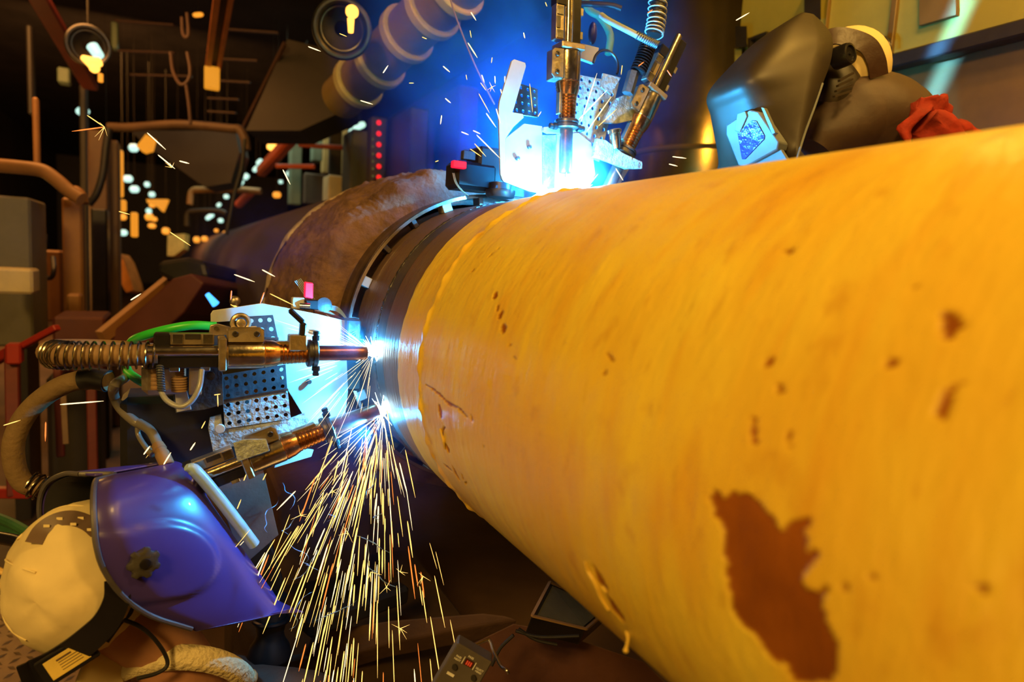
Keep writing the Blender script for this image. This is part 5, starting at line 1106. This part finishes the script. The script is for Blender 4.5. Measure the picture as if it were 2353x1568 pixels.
for p_, o_ in ((pe2 + V((0, -.1, -.06)), -.12), (pe2 + V((0, .1, -.06)), .12)):
    skin_body('trouser_leg', [p_, V((pe2.x, pe2.y + o_, .45)), V((pe2.x, pe2.y + o_, .12))], [(0, 1), (1, 2)], [.10, .085, .065], M_SH, w2)
# ------------------------------------------------------------------ smoke
def smoke(name, c, r, dens, scale, label, thr=.40, col=(.35, .42, 1), aniso=.2, step=.09, seed=0):
    m = bpy.data.materials.new(name); m.use_nodes = True; nt = m.node_tree; N, L_ = nt.nodes, nt.links
    N.clear(); out = N.new('ShaderNodeOutputMaterial'); vol = N.new('ShaderNodeVolumeScatter')
    vol.inputs['Color'].default_value = (*col, 1); vol.inputs['Anisotropy'].default_value = aniso
    tc = N.new('ShaderNodeTexCoord'); ln = N.new('ShaderNodeVectorMath'); ln.operation = 'LENGTH'; L_.new(tc.outputs['Object'], ln.inputs[0])
    fall = N.new('ShaderNodeMapRange'); fall.interpolation_type = 'SMOOTHSTEP'; fall.inputs[1].default_value = .25; fall.inputs[2].default_value = 1; fall.inputs[3].default_value = 1; fall.inputs[4].default_value = 0
    L_.new(ln.outputs['Value'], fall.inputs[0])
    mp = N.new('ShaderNodeMapping'); mp.inputs['Location'].default_value = (seed, seed * 2, 0); L_.new(tc.outputs['Object'], mp.inputs[0])
    n = N.new('ShaderNodeTexNoise'); n.inputs['Scale'].default_value = scale; n.inputs['Detail'].default_value = 3; n.inputs['Distortion'].default_value = .8; L_.new(mp.outputs[0], n.inputs['Vector'])
    mr = N.new('ShaderNodeMapRange'); mr.inputs[1].default_value = thr; mr.inputs[2].default_value = .72; mr.inputs[3].default_value = .05; mr.inputs[4].default_value = 1; L_.new(n.outputs['Fac'], mr.inputs[0])
    mu = N.new('ShaderNodeMath'); mu.operation = 'MULTIPLY'; L_.new(fall.outputs[0], mu.inputs[0]); L_.new(mr.outputs[0], mu.inputs[1])
    m2 = N.new('ShaderNodeMath'); m2.operation = 'MULTIPLY'; L_.new(mu.outputs[0], m2.inputs[0]); m2.inputs[1].default_value = dens
    L_.new(m2.outputs[0], vol.inputs['Density']); L_.new(vol.outputs[0], out.inputs['Volume'])
    mb = MB().sphere((0, 0, 0), 1, 1, 1, 20, 12); me = bpy.data.meshes.new(name); me.from_pydata(mb.v, [], mb.f); me.materials.append(m)
    import bmesh
    b = bmesh.new(); b.from_mesh(me); bmesh.ops.remove_doubles(b, verts=b.verts, dist=1e-5); bmesh.ops.recalc_face_normals(b, faces=b.faces); b.to_mesh(me); b.free()
    o = bpy.data.objects.new(name, me); COL.objects.link(o); o.location = c; o.scale = r
    tag(o, label, 'smoke', kind='stuff'); return o
smoke('blue_smoke', P(1200, 170, 1.85), (.56, .50, .52), 12, 2.6, 'blue-lit welding smoke billowing above the pipe', col=(.015, .17, 1))
smoke('blue_smoke', P(880, 1080, 1.42), (.26, .16, .30), 1.6, 3.2, 'thin blue-grey smoke drifting below the slanting torch', col=(.25, .3, 1), seed=3)
smoke('blue_smoke', P(690, 640, 1.45), (.28, .14, .22), 1.2, 3.0, 'thin blue smoke drifting over the brown pipe', col=(.1, .16, 1), seed=7)
smoke('arc_halo', PY(850, 880, 1.24), (.15, .12, .17), 2.0, 3, 'cyan haze added as a halo round the two near arcs', col=(.3, .6, 1), seed=5, thr=.3)  # scattering spheres added to give the arcs a glowing halo
smoke('arc_halo', PY(1290, 400, 1.22), (.17, .10, .13), 1.6, 3, 'cyan haze added as a halo round the arcs on top of the pipe', col=(.3, .6, 1), seed=9, thr=.3)
# curling wisps
M_WISP = mat('pale_fume', (.25, .45, .85), .9, bump=0)
mb = MB(); rng = random.Random(3)
for (x, y, ln, d) in ((650, 1110, 60, 1.3), (700, 1180, 80, 1.28), (740, 1250, 90, 1.27), (690, 1290, 60, 1.27), (760, 1180, 90, 1.26), (815, 1230, 80, 1.25), (860, 1080, 70, 1.25), (845, 1250, 120, 1.25), (820, 1380, 110, 1.25), (720, 1360, 90, 1.26), (660, 1250, 60, 1.3), (880, 1180, 60, 1.25), (640, 1150, 70, 1.28)):
    pts = []; a = rng.uniform(0, 6); px_0, py_0 = x, y
    for k in range(9):
        pts.append(P(px_0, py_0, d + rng.uniform(-.01, .01))); a += rng.uniform(-1.3, 1.3)
        px_0 += math.cos(a) * ln / 7; py_0 += (math.sin(a) * .5 + .6) * ln / 7
    q_ = resample(pts, 50); mb.tube(q_, [.0009 * math.sin(math.pi * (i + .5) / 50) + .0001 for i in range(50)], 5)
tag(mb.build('fume_wisps', M_WISP), 'thin blue curls of fume among the sparks', 'smoke', kind='stuff')
# ------------------------------------------------------------------ sparks
SP = [glow('spark_white', (1, .72, .36), 2.4), glow('spark_yellow', (1, .55, .12), 2.2), glow('spark_orange', (1, .22, .03), 1.5)]
def unit(m, i):
    mb = MB().tube([(0, 0, -.5), (0, 0, -.42), (0, 0, .2), (0, 0, .5)], [.25, .9, 1, .2], 6); me = bpy.data.meshes.new('spark'); me.from_pydata(mb.v, [], mb.f); me.materials.append(m); return me
UN = [unit(m, i) for i, m in enumerate(SP)]
protos = {}
def spark(a, b, r, k, label, grp):
    a, b = V(a), V(b); d = b - a
    if k in protos: o = protos[k].copy()
    else: o = bpy.data.objects.new('spark', UN[k]); protos[k] = o
    o.name = 'spark'; COL.objects.link(o); o.location = (a + b) / 2; o.rotation_mode = 'QUATERNION'; o.rotation_quaternion = d.to_track_quat('Z', 'Y'); o.scale = (r, r, d.length)
    tag(o, label, 'spark', grp)
rng = random.Random(11)
src = [PY(858, 812, WY - .03), PY(880, 950, WY - .03)]
cnt = 0
while cnt < 235:
    s_ = src[1] if rng.random() < .8 else src[0]
    fan = rng.gauss(-.55, .66)                  # sideways speed (x)
    v0 = V((fan * 1.0, rng.gauss(-.05, .16), -rng.uniform(.9, 2.4)))
    t = rng.uniform(.04, .36); dt = rng.uniform(.010, .042)
    f = lambda tt: s_ + v0 * tt + V((0, 0, -4.9)) * tt * tt
    a, b_ = f(t), f(t + dt); xa, ya = pxof(a); xb, yb = pxof(b_)
    if ya > 1580 or yb < 960 or xa > 1045: continue
    if xa < 690 and ya > 1080 + (xa - 430) * 1.25 - 30: continue
    cnt += 1
    k = 0 if rng.random() < .25 else (1 if rng.random() < .75 else 2)
    reg = 'spark streak falling below the two near arcs'
    spark(a, b_, rng.choice((.0005, .0007, .0009, .0013)), k, ['thick white-hot ', 'thin yellow ', 'fine orange '][k] + reg, ['white-hot', 'yellow', 'orange'][k] + ' sparks falling below the near arcs')
EX = [((200, 265), (240, 292), 1), ((240, 292), (165, 302), 2), ((338, 305), (381, 344), 0), ((363, 356), (402, 388), 0), ((412, 370), (435, 376), 0), ((273, 486), (298, 493), 1), ((390, 533), (438, 565), 1), ((300, 690), (324, 675), 0), ((538, 631), (585, 648), 0), ((602, 620), (632, 636), 0),
 ((532, 668), (530, 690), 2), ((607, 672), (597, 700), 2), ((620, 675), (675, 702), 1), ((138, 930), (238, 922), 0), ((8, 978), (47, 966), 1), ((105, 970), (104, 1015), 2), ((325, 842), (383, 842), 1), ((492, 908), (507, 906), 1), ((500, 908), (501, 935), 1), ((463, 985), (472, 968), 1), ((330, 1045), (345, 1025), 0), ((376, 1068), (393, 1040), 0), ((386, 1072), (393, 1085), 1), ((437, 1035), (449, 1017), 0),
 ((545, 1170), (554, 1148), 1), ((560, 1105), (566, 1090), 1), ((604, 1104), (612, 1088), 1), ((650, 390), (667, 424), 0)]
for a, b_, k in EX: spark(P(*a, 1.12), P(*b_, 1.12), .0011 if k != 1 else .0008, k, ['thick white-hot ', 'thin yellow ', 'fine orange '][k] + 'spark flying left of the machine', ['white-hot', 'yellow', 'orange'][k] + ' sparks flying at the left')
EX2 = [((708, 107), (737, 118), 0), ((780, 77), (797, 84), 1), ((880, 168), (892, 150), 0), ((828, 231), (857, 240), 0), ((1082, 28), (1094, 47), 0), ((1080, 70), (1083, 87), 1), ((1075, 98), (1097, 133), 0), ((1018, 152), (1034, 166), 0), ((970, 85), (981, 90), 1), ((940, 191), (951, 191), 1), ((1071, 172), (1073, 184), 1), ((1107, 172), (1113, 190), 0), ((1137, 175), (1138, 192), 0), ((1160, 175), (1160, 190), 0), ((1023, 226), (1036, 237), 0), ((1015, 265), (1012, 286), 0),
 ((1060, 303), (1077, 310), 0), ((1087, 300), (1104, 308), 0), ((1100, 215), (1125, 260), 1), ((1117, 260), (1140, 293), 0), ((1095, 310), (1150, 365), 0), ((1080, 342), (1106, 360), 1), ((1094, 335), (1117, 360), 1), ((1203, 75), (1206, 88), 0), ((1131, 132), (1129, 145), 1), ((1253, 5), (1257, 15), 1), ((1488, 30), (1500, 22), 2), ((1691, 47), (1722, 29), 0), ((1545, 360), (1577, 364), 0), ((1537, 377), (1557, 382), 0), ((1533, 161), (1543, 176), 2), ((1467, 152), (1480, 142), 2),
 ((1335, 280), (1372, 168), 0), ((1330, 275), (1395, 207), 0), ((1350, 300), (1405, 222), 0), ((1375, 290), (1418, 250), 1), ((1217, 192), (1224, 258), 1), ((1430, 150), (1427, 172), 1), ((1415, 387), (1432, 415), 0), ((1236, 268), (1244, 256), 1), ((1000, 372), (1008, 369), 1), ((1140, 250), (1150, 282), 0), ((1104, 190), (1117, 208), 1), ((1150, 205), (1153, 215), 0), ((1090, 330), (1105, 345), 1)]
for a, b_, k in EX2: spark(P(*a, 1.30), P(*b_, 1.30), .0011 if k != 1 else .0008, k, ['thick white-hot ', 'thin yellow ', 'fine orange '][k] + 'spark flying in the blue smoke', ['white-hot', 'yellow', 'orange'][k] + ' sparks flying in the smoke')
# dense spray right at the arcs: nobody could count it
mb = MB(); rng = random.Random(5)
def spray(c, n, a0, a1, r0, r1, l0, l1, rad):
    for i in range(n):
        a = math.radians(rng.uniform(a0, a1)); rr = r0 + (r1 - r0) * rng.random() ** 1.6; ln = rng.uniform(l0, l1)
        d = (RT * math.cos(a) - UP * math.sin(a) - FW * rng.uniform(-.1, .35)).normalized()
        p0 = c + d * rr * .00085; p1 = p0 + d * ln * .00085 + V((0, 0, -.00002 * ln)); mb.tube([p0, p0.lerp(p1, .6), p1], [rad * .6, rad, rad * .1], 5)
spray(src[0], 50, 95, 200, 10, 130, 20, 130, .0004)
spray(src[0], 24, 185, 222, 8, 80, 20, 90, .0004)
spray(src[1], 60, 72, 172, 12, 190, 25, 120, .00045)
spray(src[1], 30, 80, 140, 60, 330, 20, 90, .00045)
tag(mb.build('spark_spray', SP[0]), 'dense spray of fine white sparks bursting from the two near arcs', 'spark spray', kind='stuff')
# forked bursts
mb = MB()
for (x, y, r_) in ((240, 292, 30), (395, 385, 16), (530, 1250, 0), (800, 1225, 22), (765, 1130, 20), (852, 1315, 24), (920, 1315, 20), (972, 1325, 22), (888, 1350, 20), (920, 1445, 26), (690, 1185, 26), (1130, 200, 12), (345, 1040, 14)):
    for k in range(5 if r_ else 0):
        a = rng.uniform(0, 6.3); c = P(x, y, 1.2); d = RT * math.cos(a) + UP * math.sin(a); mb.tube([c, c + d * r_ * .0008 * rng.uniform(.5, 1.2)], [.0006, .0001], 4)
tag(mb.build('spark_bursts', SP[1]), 'tiny star-like bursts where sparks split', 'spark spray', kind='stuff')
